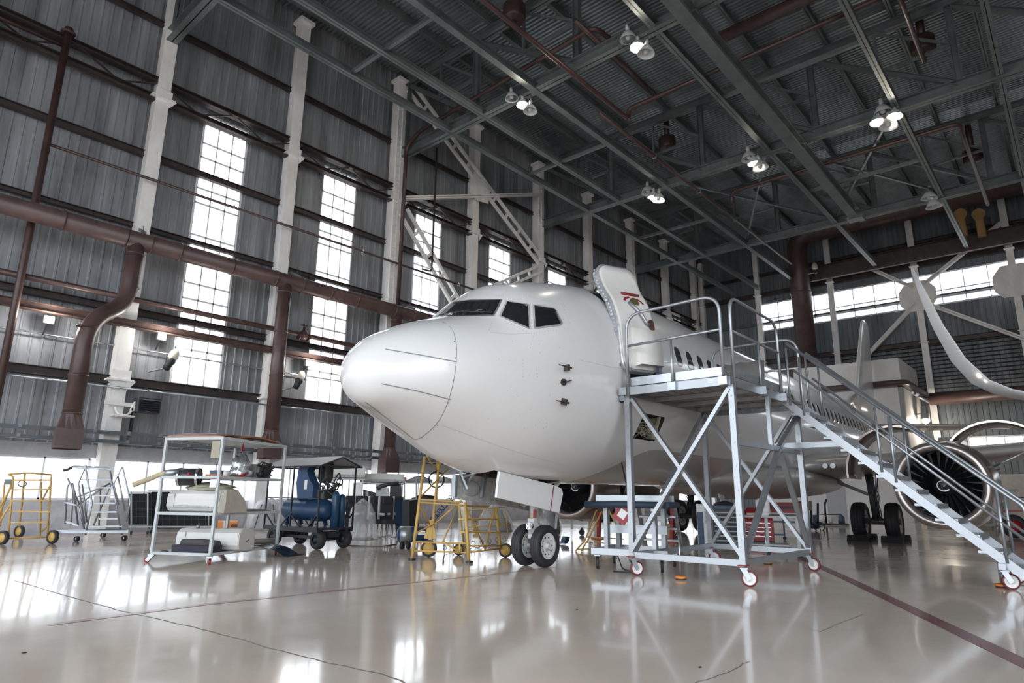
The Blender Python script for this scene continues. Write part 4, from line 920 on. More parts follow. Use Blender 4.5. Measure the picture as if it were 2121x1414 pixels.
for px, py, X, lab, lit, sz in ((1301, 80, 15.9, 'upper left lamp of the three-lamp cluster at the top centre, unlit', 0, .27), (1320, 97, 15.9, 'middle lamp of the three-lamp cluster at the top centre, lit', 1, .23), (1338, 110, 15.9, 'lower right lamp of the three-lamp cluster at the top centre, unlit', 0, .27),
                            (1060, 203, 15.9, 'left lamp of the cluster on the nearest truss over the nose, unlit', 0, .25), (1082, 216, 15.9, 'middle lamp of the cluster on the nearest truss over the nose, lit', 1, .21), (1098, 229, 15.9, 'right lamp of the cluster on the nearest truss over the nose, unlit', 0, .25),
                            (1829, 233, 25.7, 'top lamp of the four-lamp cluster at the right, unlit', 0, .33), (1818, 253, 25.7, 'left lamp of the four-lamp cluster at the right, lit', 1, .27), (1853, 240, 25.7, 'right lamp of the four-lamp cluster at the right, lit', 1, .27), (1840, 261, 25.7, 'bottom lamp of the four-lamp cluster at the right, unlit', 0, .33),
                            (1552, 328, 25.7, 'left lamp of the cluster above the cabin roof, unlit', 0, .33), (1562, 337, 25.7, 'middle lamp of the cluster above the cabin roof, lit', 1, .27), (1575, 347, 25.7, 'right lamp of the cluster above the cabin roof, unlit', 0, .33),
                            (1342, 398, 25.7, 'left lamp of the small cluster above the open door, unlit', 0, .32), (1353, 408, 25.7, 'middle lamp of the small cluster above the open door, lit', 1, .26), (1363, 413, 25.7, 'right lamp of the small cluster above the open door, unlit', 0, .32),
                            (1925, 410, 35.2, 'upper lamp of the far pair at the right, unlit', 0, .36), (1935, 427, 35.2, 'lower lamp of the far pair at the right, unlit', 0, .36)):
    high_bay(px, py, X, lab, lit, sz, (random.uniform(-.12, .12), random.uniform(-.12, .12)))
def flood(px, py, lab, Y=20.5, lit=True):
    p = at(px, py, 1, Y); t = thing('flood_light', lab, 'lamp', p, 0, 'wall flood lights')
    b = B(); b.rbox((0, .07, 0), (.26, .16, .20), .03); b.build('housing', M_ALU, t, world=False)
    b = B(); b.sphere((0, -.03, 0), .085, 12); b.build('bulb', M_BULB, t, world=False)
    b = B(); b.bar((0, .1, -.1), (0, .4, -.35), .03); b.build('bracket', M_GIRT, t, world=False); lamp_light(p+V((0, -.25, 0)), 45, .08, (1, .95, .88))
flood(102, 662, 'lit flood light on the wall left of the first column'); flood(336, 697, 'lit flood light on the wall right of the first column'); flood(640, 752, 'lit flood light in front of the second tall window')
for px, py, lab in ((358, 740, 'tilted oval lamp with a cream lens beside the first tall window'), (622, 782, 'tilted oval lamp with a cream lens beside the second tall window'), (1688, 555, 'small lamp hanging beside the big air duct')):
    p = at(px, py, 1, 20.4) if px < 1000 else at(px, py, 0, 43); t = thing('oval_lamp', lab, 'lamp', p, 0, 'oval wall lamps'); t.rotation_euler = (0, .45, .3); k_ = 1 if px < 1000 else 1.6
    b = B(); b.sphere((0, 0, .05*k_), .2*k_, 16, (.8, .55, 1.15)); b.build('lens', M_CREAM, t, world=False); b = B(); b.lathe([(0, -.45), (.10, -.43), (.11, -.25), (.15, -.15), (.13, -.08)], (0, 0, 0), (0, 0, 1), 14); b.build('lamp_base', M_BLACK, t, world=False); b = B(); b.bar((0, .05, -.4), (-.15, .45, -.6), .04); b.build('bracket', M_GALV, t, world=False)
p = at(1917, 866, 0, EX-.4); p.y = cn.y-.4; p = at(1917, 866, 1, cn.y-.45)
t = thing('enclosure_lamp', 'lit lamp on the side of the white enclosure', 'lamp', p); t.rotation_euler = (0, .4, 0)
b = B(); b.rbox((0, 0, .25), (.45, .4, .8), .12); b.build('housing', M_ALU, t, world=False); b = B(); b.sphere((0, 0, -.18), .16, 12); b.build('bulb', M_BULB, t, world=False); b = B(); b.bar((0, .1, .3), (0, .45, .3), .06); b.build('bracket', M_GALV, t, world=False); lamp_light(p+V((0, -.4, -.35)), 120)
a_, c_ = at(285, 822, 1, 20.2), at(330, 857, 1, 20.2)
t = thing('unit_heater', 'black louvred air heater on the wall right of the first column', 'heater', ((a_.x+c_.x)/2, 20.2, (a_.z+c_.z)/2)); w, hh = c_.x-a_.x, a_.z-c_.z
b = B(); b.rbox((0, .12, 0), (w, .34, hh), .04); b.build('casing', M_BLACK, t, world=False)
for k in range(6): b = B(); b.box((.02, -.07, hh*.36-k*hh*.145), (w*.86, .06, .02), Matrix.Rotation(.6, 3, 'X')); b.build('louvre', M_DBLUE, t, world=False)
b = B(); b.box((0, -.06, -hh*.44), (.10, .01, .015)); b.build('badge', M_CHROME, t, world=False)
b = B(); b.bar((-w/2-.75, .2, .0), (-w/2, .2, -.02), .1, .1); b.build('bracket_arm', M_WHITEP, t, world=False)
p = at(245, 855, 1, 20.4); t = thing('saddle_bracket', 'white U-shaped saddle bracket on the first column', 'bracket', p)
b = B(); b.box((.1, -.05, -.08), (.55, .35, .04)); b.build('base', M_WHITEP, t, world=False); b = B(); b.lathe([(.20, -.05), (.24, -.05), (.24, .05), (.2, .05)], (.1, -.05, .16), (0, 1, 0), 14, arc=(PI, 2*PI)); b.box((.36, -.05, .22), (.1, .1, .26), Matrix.Rotation(.35, 3, 'Y')); b.build('saddle', M_WHITEP, t, world=False)
b = B(); b.bar(at(275, 852, 1, 20.9), at(266, 905, 1, 20.9), .05); b.tube([at(277, 850, 1, 20.85), at(274, 875, 1, 20.8), at(268, 905, 1, 20.85)], .035, 8); tag(b.build('cable_bundle', M_BLACK), 'black cable bundle hanging below the heater', 'cable')
p = at(612, 690, 1, 20.5); p = at(629, 697, 1, 20.5); t = thing('pipe_valve', 'brown gate valve with a handwheel on the heating pipe', 'valve', p)
b = B(); b.lathe([(0, -.14), (.13, -.12), (.15, 0), (.13, .14), (.06, .2), (.05, .3), (0, .3)], (0, 0, .03), (0, 0, 1), 14); b.build('body', M_PIPE, t, world=False); b = B(); b.lathe([(.12, -.01), (.14, 0), (.12, .01)], (0, 0, .42), (0, 0, 1), 16); b.bar((-.13, 0, .42), (.13, 0, .42), .02); b.cyl((0, 0, .3), (0, 0, .44), .015, 6); b.build('handwheel', M_GIRT, t, world=False)
for s_ in (-1, 1): b = B(); b.cyl((.16*s_, 0, 0), (.21*s_, 0, 0), .14, 14); b.build('flange', M_PIPE, t, world=False)
for px, lab in ((1992, 'left ochre hoist bracket under the end girder'), (2030, 'right ochre hoist bracket under the end girder')):
    p = at(px, 460, 0, 44.0); t = thing('hoist_bracket', lab, 'bracket', p, 0, 'ochre hoist brackets'); M_OC = mat('ochre', (.42, .26, .10), .5, var=.2)
    b = B(); b.rbox((0, 0, -.35), (.3, .42, 1.1), .1); b.build('arm', M_OC, t, world=False); b = B(); b.cyl((-.2, 0, .45), (.2, 0, .45), .33, 16); b.build('wheel', M_OC, t, world=False); b = B(); b.box((0, -.35, -.05), (.3, .3, .4)); b.build('motor', M_GIRT, t, world=False)
# ---- wing tip of a second aircraft
XW = 18.5; cv = [(1889, 556), (1912, 610), (1943, 676), (1985, 745), (2030, 790), (2075, 810), (2121, 820), (2200, 830), (2330, 838)]
t = thing('neighbour_wing', 'curved winglet and wing tip of another aircraft reaching in from the right edge', 'airplane', at(2121, 820, 0, XW))
b = B(); Rg = []
for k, q in enumerate(cv):
    p = at(*q, 0, XW); a = at(*cv[max(k-1, 0)], 0, XW); c = at(*cv[min(k+1, len(cv)-1)], 0, XW); tn = (c-a).normalized(); ch = V((.62, .78, 0)); L = [.08, .24, .33, .42, .5, .56, .66, .9, 1.3][k]; up = tn.cross(ch).normalized(); ring = []
    for i in range(24):
        th = 2*PI*i/24; x = .5*(1+math.cos(th)); yt = .6*.12*math.sin(th)*(1.2-.6*x)
        ring.append(p+ch*((x-.5)*L)+up*yt*L)
    Rg.append(ring)
b.loft(Rg); b.build('wing_skin', M_SKINP, t)
b = B()
for q in ((2012, 780), (2026, 790)): p = at(*q, 0, XW); b.sphere(p+V((-.12, -.15, -.02)), .014, 8)
pieces(b, 'position_light', M_BULB, t)
# ================================================================ aluminium boarding platform
t = thing('boarding_platform', 'tall mobile aluminium boarding platform with stairs at the front door', 'platform', (10.4, 4.5, 0))
SX0, SX1, SX2, SY0, SY1 = 9.02, 11.78, 12.30, 3.70, 5.42
ZF, ZD = .30, 2.74
def al(name, fn, M=None):
    b = B(); fn(b); return b.build(name, M or M_ALU, t)
for x, y in ((SX0, SY0), (SX0, SY1), (SX1, SY0), (SX1, SY1)):
    def f(b):
        b.bar((x, y, ZF-.03), (x, y, ZD), .085, .085); 
        for k in range(7): b.cyl((x-.044, y, .6+.33*k), (x-.05, y, .6+.33*k), .014, 6)
    al('post', f)
for p, q in (((SX0, SY0), (SX0, SY1)), ((SX0, SY0), (SX1, SY0)), ((SX1, SY0), (SX1, SY1)), ((SX0, SY1), (SX1, SY1))):
    al('base_rail', lambda b: b.bar((*p, ZF), (*q, ZF), .06, .085))
for p, q in (((SX0-.02, SY1, ZF+.05), (SX0-.02, SY0+.03, ZD-.05)), ((SX0+.04, SY0, ZF+.05), (SX0+.04, SY1-.05, ZD-.05)), ((SX1, SY1, ZF), (SX1, SY0, ZD)), ((SX1+.05, SY0, ZF), (SX1+.05, SY1, ZD)),
             ((SX0+.02, SY0, ZF+.05), (10.7, SY0, 1.9)), ((10.8, SY0, 1.88), (SX1, SY0, ZF+.05)), ((SX0, SY1, ZF), (SX1, SY1, ZD)), ((10.75, SY0, 1.95), (SX1+.2, SY0-.02, 2.70))):
    al('brace', lambda b: b.bar(p, q, .055, .08, up=(1, 0, 0) if abs(p[0]-q[0]) < .1 else (0, 1, 0)))
al('mid_rail', lambda b: b.bar((SX0, SY0, 1.93), (SX1, SY0, 1.93), .05, .08))
al('mid_rail', lambda b: b.bar((10.42, SY0, 1.9), (10.42, SY0, ZD), .06, .07))
for x in (11.35, SX1): al('stair_support', lambda b: b.bar((x, SY0+.3, 2.02), (x, 2.9, 2.02), .05, .09))
al('stair_support', lambda b: b.bar((11.35, 2.9, 2.02), (12.2, 2.9, 2.02), .05, .09))
# deck
def f(b):
    for q in range(9): y = SY0+.03+(SY1-SY0)*q/9; b.box2((SX0-.08, y, ZD+.07), (SX2, y+.165, ZD+.105))
al('deck_plank', f, M_ALUD)
def f(b):
    for x in (9.9, 10.7, 11.5): b.bar((x, SY0, ZD+.03), (x, SY1, ZD+.03), .05, .07)
al('deck_bearer', f, M_ALUD)
for p, q in (((SX0-.1, SY0, ZD+.05), (SX0-.1, SY1, ZD+.05)), ((SX0-.1, SY0, ZD+.05), (11.3, SY0, ZD+.05)), ((SX2, SY0, ZD+.05), (SX2, SY1, ZD+.05)), ((SX0-.1, SY1, ZD+.05), (SX2, SY1, ZD+.05))):
    al('deck_edge', lambda b: b.bar(p, q, .045, .125))
for p, q in (((SX0-.08, SY0+.06, ZD+.20), (SX0-.08, SY1-.06, ZD+.20)), ((SX0+.1, SY0, ZD+.2), (11.0, SY0, ZD+.2))):
    al('toe_board', lambda b: b.bar(p, q, .015, .13), M_GALV)
# guard rails
def guard(P, mids, posts, name='guard_rail'):
    def f(b):
        b.tube(P, .025, 10, .28)
        for p, q in mids: b.tube([p, q], .021, 8)
        for p in posts: b.tube([(*p, ZD-.02), (*p, 3.55)], .021, 8)
    return al(name, f, M_ALU)
ZT = 4.06
guard([(SX0-.12, SY1-.08, ZD-.03), (SX0-.12, SY1-.08, ZT-.02), (SX0-.12, SY0+.06, ZT+.02), (SX0-.12, SY0+.06, ZD)], [((SX0-.12, SY1-.08, 3.52), (SX0-.12, SY0+.06, 3.55))], [(SX0-.12, 4.56)])
guard([(SX0+.04, SY0-.03, ZD), (SX0+.04, SY0-.03, ZT+.02), (11.0, SY0-.03, ZT), (11.0, SY0-.03, ZD-.03)], [((SX0+.04, SY0-.03, 3.55), (11.0, SY0-.03, 3.55))], [(10.1, SY0-.03)])
guard([(SX2, SY0+.05, ZD), (SX2, SY0+.05, ZT), (SX2, SY1, ZT), (SX2, SY1, ZD)], [((SX2, SY0+.05, 3.5), (SX2, SY1, 3.5))], [])
def f(b):
    for x, y in ((SX0-.14, 4.56), (SX0-.14, SY0+.06), (10.1, SY0-.05), (11.0, SY0-.05), (SX0-.14, SY1)): b.box((x, y, ZD+.05), (.06, .13, .12))
b = B(); f(b); pieces(b, 'rail_clamp', M_GALV, t)
# stairs
ST0, ST1 = V((0, 3.72, ZD+.02)), V((0, .80, .16)); sd = (ST1-ST0).normalized(); A0, A1 = 11.30, 12.28
for x in (A0, A1):
    al('stringer', lambda b: b.bar((x, ST0.y+.05, ST0.z+.04), (x, ST1.y, ST1.z), .04, .115, up=(0, -.69, .72)))
NT = 12
for k in range(NT):
    fz = (k+1)/(NT+.6); y = ST0.y+(ST1.y-ST0.y)*fz; z = ST0.z+(ST1.z-ST0.z)*fz
    def f(b):
        b.box(((A0+A1)/2, y, z-.02), (A1-A0-.06, .29, .035)); b.box(((A0+A1)/2, y-.14, z-.04), (A1-A0-.06, .012, .07))
    al('tread', f, M_ALU)
for x, s_ in ((A0-.02, -1), (A1+.02, 1)):
    n = V((0, 0, 1))
    def f(b):
        a, c = V((x, ST0.y-.10, ST0.z+1.0)), V((x, ST1.y+.05, ST1.z+1.03)); b.tube([a, c, c+V((0, -.12, -.10)), V((x, ST1.y-.12, ST1.z+.30))], .025, 10, .10)
        a2, c2 = V((x, ST0.y-.18, ST0.z+.52)), V((x, ST1.y+.0, ST1.z+.52)); b.tube([a2, c2], .021, 8)
        for fz in (.03, .10, .46, .52, .93):
            y = ST0.y+(ST1.y-ST0.y)*fz; z = ST0.z+(ST1.z-ST0.z)*fz; b.tube([(x, y, z), (x, y, z+.99)], .02, 8)
    al('handrail', f)
al('foot_axle', lambda b: b.box(((A0+A1)/2, 1.06, .30), (A1-A0+.2, .08, .08)))
def caster(x, y, zt, rz, r=.105, parent=None, tyre=None, rimM=None, w=.05, name='caster'):
    o = bpy.data.objects.new(name, None); COL.objects.link(o); o.parent = parent or t; P_ = mw(parent or t); o.location = P_.inverted() @ V((x, y, 0)); o.rotation_euler = (0, 0, rz)
    b = B(); h = w/2; b.lathe([(r*.78, -h), (r*.95, -h), (r, -h*.6), (r, h*.6), (r*.95, h), (r*.78, h)], (.06, 0, r), (0, 1, 0), 28); b.build('tyre', tyre or M_REDRUB, o, world=False)
    b = B(); b.lathe([(0, -h*1.1), (r*.25, -h*1.1), (r*.3, -h*.7), (r*.6, -h*.7), (r*.7, -h*.95), (r*.8, -h*.95), (r*.8, h*.95), (r*.7, h*.95), (r*.6, h*.7), (r*.3, h*.7), (r*.25, h*1.1), (0, h*1.1)], (.06, 0, r), (0, 1, 0), 24); b.build('rim', rimM or M_CASTER, o, world=False)
    b = B()
    for s_ in (-1, 1): b.prism([(-.05, zt-.03), (.03, zt-.03), (.085, r), (.035, r-.03)], .006, (0, s_*(h+.012), 0), Matrix(((1, 0, 0), (0, 0, 1), (0, 1, 0))))
    b.box((-.005, 0, zt-.025), (.10, w+.05, .02)); b.build('fork', M_GALV, o, world=False)
    return o
for k, (x, y, a) in enumerate(((SX0, SY0, -1.15), (SX0, SY1, -.62), (SX1, SY0, -1.75), (SX1, SY1, -1.5))):
    caster(x, y, .26, a); al('brake_pedal', lambda b: b.box((x-.02, y, .275), (.16, .11, .015)), M_RED)
caster(A0+.05, 1.06, .26, -1.2); caster(A1-.02, 1.06, .26, -1.3)
for k, (q, z) in enumerate((((1410, 1200), .62), ((1590, 1168), .62), ((2075, 1216), .4))):
    p = gp(*q); o = bpy.data.objects.new('jack_foot', None); COL.objects.link(o); o.parent = t; o.location = mw(t).inverted() @ p
    b = B(); b.lathe([(0, .02), (.06, .02), (.075, .015), (.08, .03), (.07, .05), (0, .055)], (0, 0, 0), (0, 0, 1), 18); b.build('pad', M_ORANGE, o, world=False); b = B(); b.lathe([(0, 0), (.072, 0), (.076, .018), (0, .018)], (0, 0, 0), (0, 0, 1), 18); b.build('rubber', M_BLACK, o, world=False)
    b = B(); b.cyl((0, 0, .05), (0, 0, z), .013, 8); b.bar((-.06, 0, z), (.06, 0, z), .012); b.build('screw', M_GALV, o, world=False)
# things on the platform
b = B(); Rg = []
a_, c_ = V((12.22, 5.25, 2.86)), V((12.22, 4.35, 2.86))
for k in range(9):
    q = a_.lerp(c_, k/8); Rg.append([q+V((.03*math.sin(k*.9), 0, 0)), q+V((-.02+.04*math.sin(k*1.3), 0, .45)), q+V((.03*math.sin(k*.7+1), 0, .85+.02*math.sin(k*2)))])
b.loft(Rg, closed=False, cap=False); tag(b.build('cardboard_sheet', mat('grey_card', (.46, .44, .42), .7, var=.15), None, thick=.012), 'grey cardboard sheet leaning on the rear rail of the platform', 'sheet')
t2 = thing('tool_bag', 'black tool tray with tan slats lying on the platform by the door', 'bag', (9.45, 5.2, 2.845), .2)
b = B(); b.rbox((0, 0, .05), (.30, .42, .10), .03); b.build('tray', M_BLACK, t2, world=False)
for k in range(4): b = B(); b.box((-.1+.07*k, 0, .125), (.05, .44, .045), Matrix.Rotation(.1*k, 3, 'Z')); b.build('slat', M_TAN if k % 2 else M_BLACK, t2, world=False)
t2 = thing('blue_tube', 'blue tube fixed at the left corner of the platform deck', 'tube', (9.05, 5.5, 2.6))
b = B(); b.tube([(0, .3, .1), (0, -.02, .1)], .06, 14); b.build('sleeve', M_BLUE, t2, world=False); b = B(); b.cyl((-.05, 0, .1), (-.085, 0, .1), .05, 14); b.build('end_ring', M_GALV, t2, world=False)
# ================================================================ equipment on the floor
def facing(G):
    n = V((G.x, G.y, 0)).normalized()
    def P(px, py, dd=0.):
        d = ray(px, py); o = V((G.x, G.y, 0))+n*dd; return EYE+d*((o-EYE).dot(n)/d.dot(n))
    return P
def stand(px, py):                                # floor point and the heading that turns local -y to the viewer
    G = gp(px, py); return G, math.atan2(G.y, G.x)-PI/2
def tubes(name, M, parent, segs, r=.02):
    out = []
    for s in segs: b = B(); b.tube(list(s), r, 8, .06 if len(s) > 2 else 0); out.append(b.build(name, M, parent))
    return out
def local(name, M, parent, fn):
    b = B(); fn(b); return b.build(name, M, parent, world=False)
def sub_empty(name, parent, loc=(0, 0, 0), rz=0):
    o = bpy.data.objects.new(name, None); COL.objects.link(o); o.parent = parent; o.location = loc; o.rotation_euler = (0, 0, rz); return o
# ---- white shelf trolley on the left
RA = math.radians(28); FM = V((5.14, 11.02, 0)); rk = thing('shelf_trolley', 'tall white four-level shelf trolley on red casters at the left', 'shelf', FM, RA)
RL, RW = 1.9, 1.12; LV = [.16, .80, 1.40, 2.05]
for x, y in ((0, 0), (RL, 0), (0, RW), (RL, RW)):
    local('post', M_GREYP, rk, lambda b: b.box((x, y, 1.11), (.045, .045, 1.92)))
    o = caster(*(rk.location+Matrix.Rotation(RA, 3, 'Z') @ V((x, y, 0))).xy, .15, random.uniform(0, 3), r=.05, parent=rk, tyre=M_RED, rimM=M_RED, w=.035)
for k, z in enumerate(LV):
    local('shelf', M_GREYP, rk, lambda b: (b.box((RL/2, RW/2, z), (RL-.02, RW-.02, .014)), b.box((RL/2, 0, z), (RL, .04, .045)), b.box((RL/2, RW, z), (RL, .04, .045)), b.box((0, RW/2, z), (.04, RW, .045)), b.box((RL, RW/2, z), (.04, RW, .045))))
def on_rack(name, label, cat, loc, fn, M, rz=0., group=None, parts=()):
    L_ = Matrix.Rotation(RA, 3, 'Z') @ V(loc); t = thing(name, label, cat, rk.location+L_, RA+rz, group)
    local(parts[0] if parts else 'body', M, t, fn); return t
def bin_profile(w=.52, h=.36):
    return [(-w/2, .10), (-w/2+.05, .03), (-w/2+.14, 0), (w/2-.02, 0), (w/2, .02), (w/2, h-.10), (w/2-.06, h-.02), (w/2-.14, h), (-w/2+.1, h), (-w/2+.02, h-.06), (-w/2, h-.14)]
def storage_bin(t, L, w=.52, h=.36, handle=True):     # along local y
    local('bin_shell', M_WHITE, t, lambda b: b.prism(bin_profile(w, h), L, (0, 0, 0), Matrix(((1, 0, 0), (0, 0, 1), (0, 1, 0)))))
    local('door_gap', M_GREYIN, t, lambda b: (b.box((-w/2-.001, 0, .10), (.012, L*.66, .035)), b.box((-w/2+.0, L*.36, .2), (.012, .008, .24))))
    local('end_cap', M_WHITE, t, lambda b: b.prism([(p[0]*.96, p[1]*.96+.007) for p in bin_profile(w, h)], L+.03, (0, 0, 0), Matrix(((1, 0, 0), (0, 0, 1), (0, 1, 0)))))
t = thing('overhead_bin', 'white cabin overhead bin on the third level of the shelf trolley', 'bin', rk.location+Matrix.Rotation(RA, 3, 'Z') @ V((.42, .58, .815)), RA); storage_bin(t, 1.0, .54, .37)
t = thing('overhead_bin', 'white cabin overhead bin on the bottom level of the shelf trolley', 'bin', rk.location+Matrix.Rotation(RA, 3, 'Z') @ V((.72, .46, .175)), RA+.12); storage_bin(t, 1.12, .56, .36)
local('bin_slot', M_BLACK, t, lambda b: b.box((.02, -.576, .16), (.10, .006, .015), Matrix.Rotation(-.3, 3, 'Y'))); local('bin_foot', M_ALU, t, lambda b: b.cyl((-.1, .3, .36), (-.1, .3, .42), .03, 10))
def lump(b, w, d, h, seed, n=14, m=7, wob=.18):
    rr = random.Random(seed); R = []
    for j in range(m+1):
        tt = j/m; rad = math.cos(tt*PI/2)**.45 if j < m else .05; R.append([V((w/2*rad*math.cos(2*PI*k/n)*(1+rr.uniform(-wob, wob)), d/2*rad*math.sin(2*PI*k/n)*(1+rr.uniform(-wob, wob)), h*tt*(1+rr.uniform(-wob, wob)*.6) if j else 0)) for k in range(n)])
    b.loft(R)
on_rack('paper_wrap', 'brown paper bundle with scribbled pencil lines at the right end of the upper overhead bin', 'wrapping', (.42, -.02, .815), lambda b: b.loft([[V((-.30, .06, 0)), V((.34, .06, 0)), V((.34, -.06, 0)), V((-.3, -.06, 0))], [V((-.27, .07, .2)), V((.26, .07, .2)), V((.28, -.04, .2)), V((-.26, -.05, .2))], [V((-.22, .07, .38)), V((.10, .08, .38)), V((.1, 0, .38)), V((-.2, 0, .38))]], smooth=False), mat('brown_paper', (.44, .40, .34), .8, var=.2))
on_rack('khaki_cloth', 'crumpled khaki cloth draped on the upper overhead bin', 'cloth', (.5, .5, 1.185), lambda b: lump(b, .62, .95, .14, 4), M_BEIGE)
on_rack('rolled_fabric', 'thick dark grey fabric roll on the bottom level of the shelf trolley', 'roll', (.28, .42, .30), lambda b: b.tube([(0, .35, .0), (.02, 0, .01), (.0, -.34, -.01)], .075, 14), mat('charcoal_fabric', (.06, .055, .06), .85))
on_rack('folded_fabric', 'folded dark purple fabric under the grey roll on the shelf trolley', 'fabric', (.24, .45, .175), lambda b: b.rbox((0, 0, .055), (.36, .78, .11), .08), mat('aubergine_fabric', (.035, .028, .045), .85))
on_rack('black_scrap', 'small black scrap at the front left of the bottom shelf', 'scrap', (.06, .93, .175), lambda b: lump(b, .06, .16, .03, 9), M_BLACK)
on_rack('white_paper', 'white paper sheet lying at the front of the bottom shelf', 'paper', (.08, .75, .17), lambda b: b.box((0, 0, .004), (.12, .28, .006)), M_SKINP)
on_rack('grey_pipe', 'grey tube sticking out of the right end of the bottom shelf', 'pipe', (1.55, .22, .21), lambda b: b.tube([(-.5, .1, .06), (.2, 0, .05), (.62, -.03, .03)], .055, 14), mat('dull_tube', (.30, .29, .27), .5, .3))
on_rack('black_sheet', 'black glossy sheet hanging off the right end of the bottom shelf', 'sheet', (1.62, -.05, .17), lambda b: b.loft([[V((-.25, .3, .03)), V((.2, .3, .03))], [V((-.25, .0, .02)), V((.28, .02, .03))], [V((-.1, -.16, -.05)), V((.42, -.12, -.03))], [V((0, -.30, -.155)), V((.5, -.3, -.15))], [V((.05, -.42, -.16)), V((.55, -.4, -.155))]], closed=False, cap=False), mat('black_vinyl', (.012, .012, .014), .15, bump=.3, bscale=7))
t = on_rack('air_unit', 'half-round black and chrome air unit on the second level of the shelf trolley', 'device', (.25, .78, 1.41), lambda b: b.lathe([(0, -.17), (.15, -.17), (.15, .17), (0, .17)], (0, 0, 0), (0, 1, 0), 24), M_BLACK, .35)
local('chrome_band', M_CHROME, t, lambda b: (b.lathe([(.15, -.175), (.157, -.175), (.157, -.135), (.15, -.135)], (0, 0, 0), (0, 1, 0), 24), b.lathe([(.15, .135), (.157, .135), (.157, .175), (.15, .175)], (0, 0, 0), (0, 1, 0), 24)))
local('hose', M_TAN, t, lambda b: b.tube([(-.1, .22, .07), (-.12, .40, .05), (-.16, .62, -.06), (-.2, .82, -.15)], .045, 12)); local('hose_cuff', M_ALU, t, lambda b: b.cyl((-.1, .16, .08), (-.115, .36, .055), .058, 14)); local('red_knob', M_RED, t, lambda b: b.sphere((-.18, -.05, .04), .035, 10))
on_rack('orange_box', 'flat orange red box on the second level of the shelf trolley', 'box', (.35, .32, 1.41), lambda b: b.rbox((0, 0, .025), (.2, .30, .05), .01), mat('brick_red', (.42, .12, .05), .5), .2)
on_rack('blue_box', 'blue box lying on the orange box on the shelf trolley', 'box', (.38, .33, 1.461), lambda b: b.rbox((0, 0, .035), (.13, .22, .07), .01), M_BLUE, .2)
on_rack('clear_bottle', 'small clear jar beside the blue box on the shelf trolley', 'jar', (.36, .14, 1.41), lambda b: b.lathe([(0, 0), (.05, 0), (.05, .09), (.03, .11), (0, .11)], (0, 0, 0), (0, 0, 1), 14), M_WHITE)
on_rack('brown_slat', 'brown slat lying across the second level of the shelf trolley', 'board', (.62, .08, 1.41), lambda b: b.box((0, 0, .03), (.55, .1, .025), Matrix.Rotation(.05, 3, 'Y')), M_BROWNP)
on_rack('red_tool', 'red tool handle on the second level of the shelf trolley', 'tool', (.72, .02, 1.41), lambda b: b.tube([(-.12, 0, .03), (0, .02, .05), (.12, .03, .09)], .022, 8), M_RED)
on_rack('film_bag', 'crumpled silver film bag standing on the second level of the shelf trolley', 'bag', (1.05, .35, 1.41), lambda b: lump(b, .44, .4, .42, 12, 18, 8, .28), mat('silver_film', (.55, .57, .6), .16, .75, bump=.9, bscale=9))
t = on_rack('electronics_unit', 'wired electronics unit at the right end of the second shelf level', 'device', (1.52, .35, 1.41), lambda b: b.box((0, 0, .14), (.5, .34, .26)), mat('avionics_grey', (.35, .34, .31), .5, .3, var=.4, vscale=12))
def f(b):
    rr = random.Random(2)
    for k in range(16): b.tube([V((rr.uniform(-.28, .28), rr.uniform(-.24, -.16), rr.uniform(0, .34))) for j in range(4)], .010, 5, .08)
o = local('wire_loom', M_BLACK, t, f); o['kind'] = 'stuff'
def f(b):
    for k in range(3): b.box((-.15+.15*k, -.175, .14), (.07, .02, .16))
local('connector_block', M_ALU, t, f)
on_rack('flat_papers', 'stack of thin grey sheets on the third level of the shelf trolley', 'papers', (1.35, .4, .815), lambda b: (b.box((0, 0, .012), (.9, .6, .02), Matrix.Rotation(.1, 3, 'Z')), b.box((.05, .03, .03), (.7, .5, .012), Matrix.Rotation(-.15, 3, 'Z'))), mat('sheet_grey', (.22, .23, .23), .6, var=.3))
for k, (x, y, a, sx, sy, lab, M) in enumerate(((.5, .65, .1, .95, 1.0, 'curved brown panel on top of the shelf trolley at the left', M_BROWNP), (1.2, .45, -.12, 1.1, .7, 'long brown panel on top of the shelf trolley at the right', mat('brown_orange', (.30, .13, .07), .4, var=.3)))):
    def f(b):
        R = []
        for j in range(7):
            u_ = j/6*2-1; R.append([V((u_*sx/2, v_*sy/2, .02+.06*(1-u_*u_)+.03*(1-v_*v_))) for v_ in (-1, -.6, -.2, .2, .6, 1)]+[V((u_*sx/2, v_*sy/2, .0+.05*(1-u_*u_))) for v_ in (1, .6, .2, -.2, -.6, -1)])
        b.loft(R)
    on_rack('trim_panel', lab, 'panel', (x, y, 2.08+.012*k), f, M, a, 'brown panels on the shelf trolley')
on_rack('plywood_board', 'thin pale board under the curved brown panel on the shelf trolley', 'board', (.35, .6, 2.073), lambda b: b.box((0, 0, .006), (.75, 1.16, .010), Matrix.Rotation(.05, 3, 'Z')), mat('ply', (.55, .44, .32), .6))
on_rack('grey_strip', 'long grey strip overhanging the right end of the shelf trolley top', 'strip', (1.75, .3, 2.08), lambda b: b.loft([[V((-.6, -.1, .02)), V((-.6, .1, .02)), V((-.6, .1, .05)), V((-.6, -.1, .05))], [V((.2, -.09, .05)), V((.2, .09, .05)), V((.2, .09, .08)), V((.2, -.09, .08))], [V((.42, -.05, .02)), V((.42, .05, .02)), V((.42, .05, .05)), V((.42, -.05, .05))]]), mat('strip_grey', (.42, .38, .34), .5))
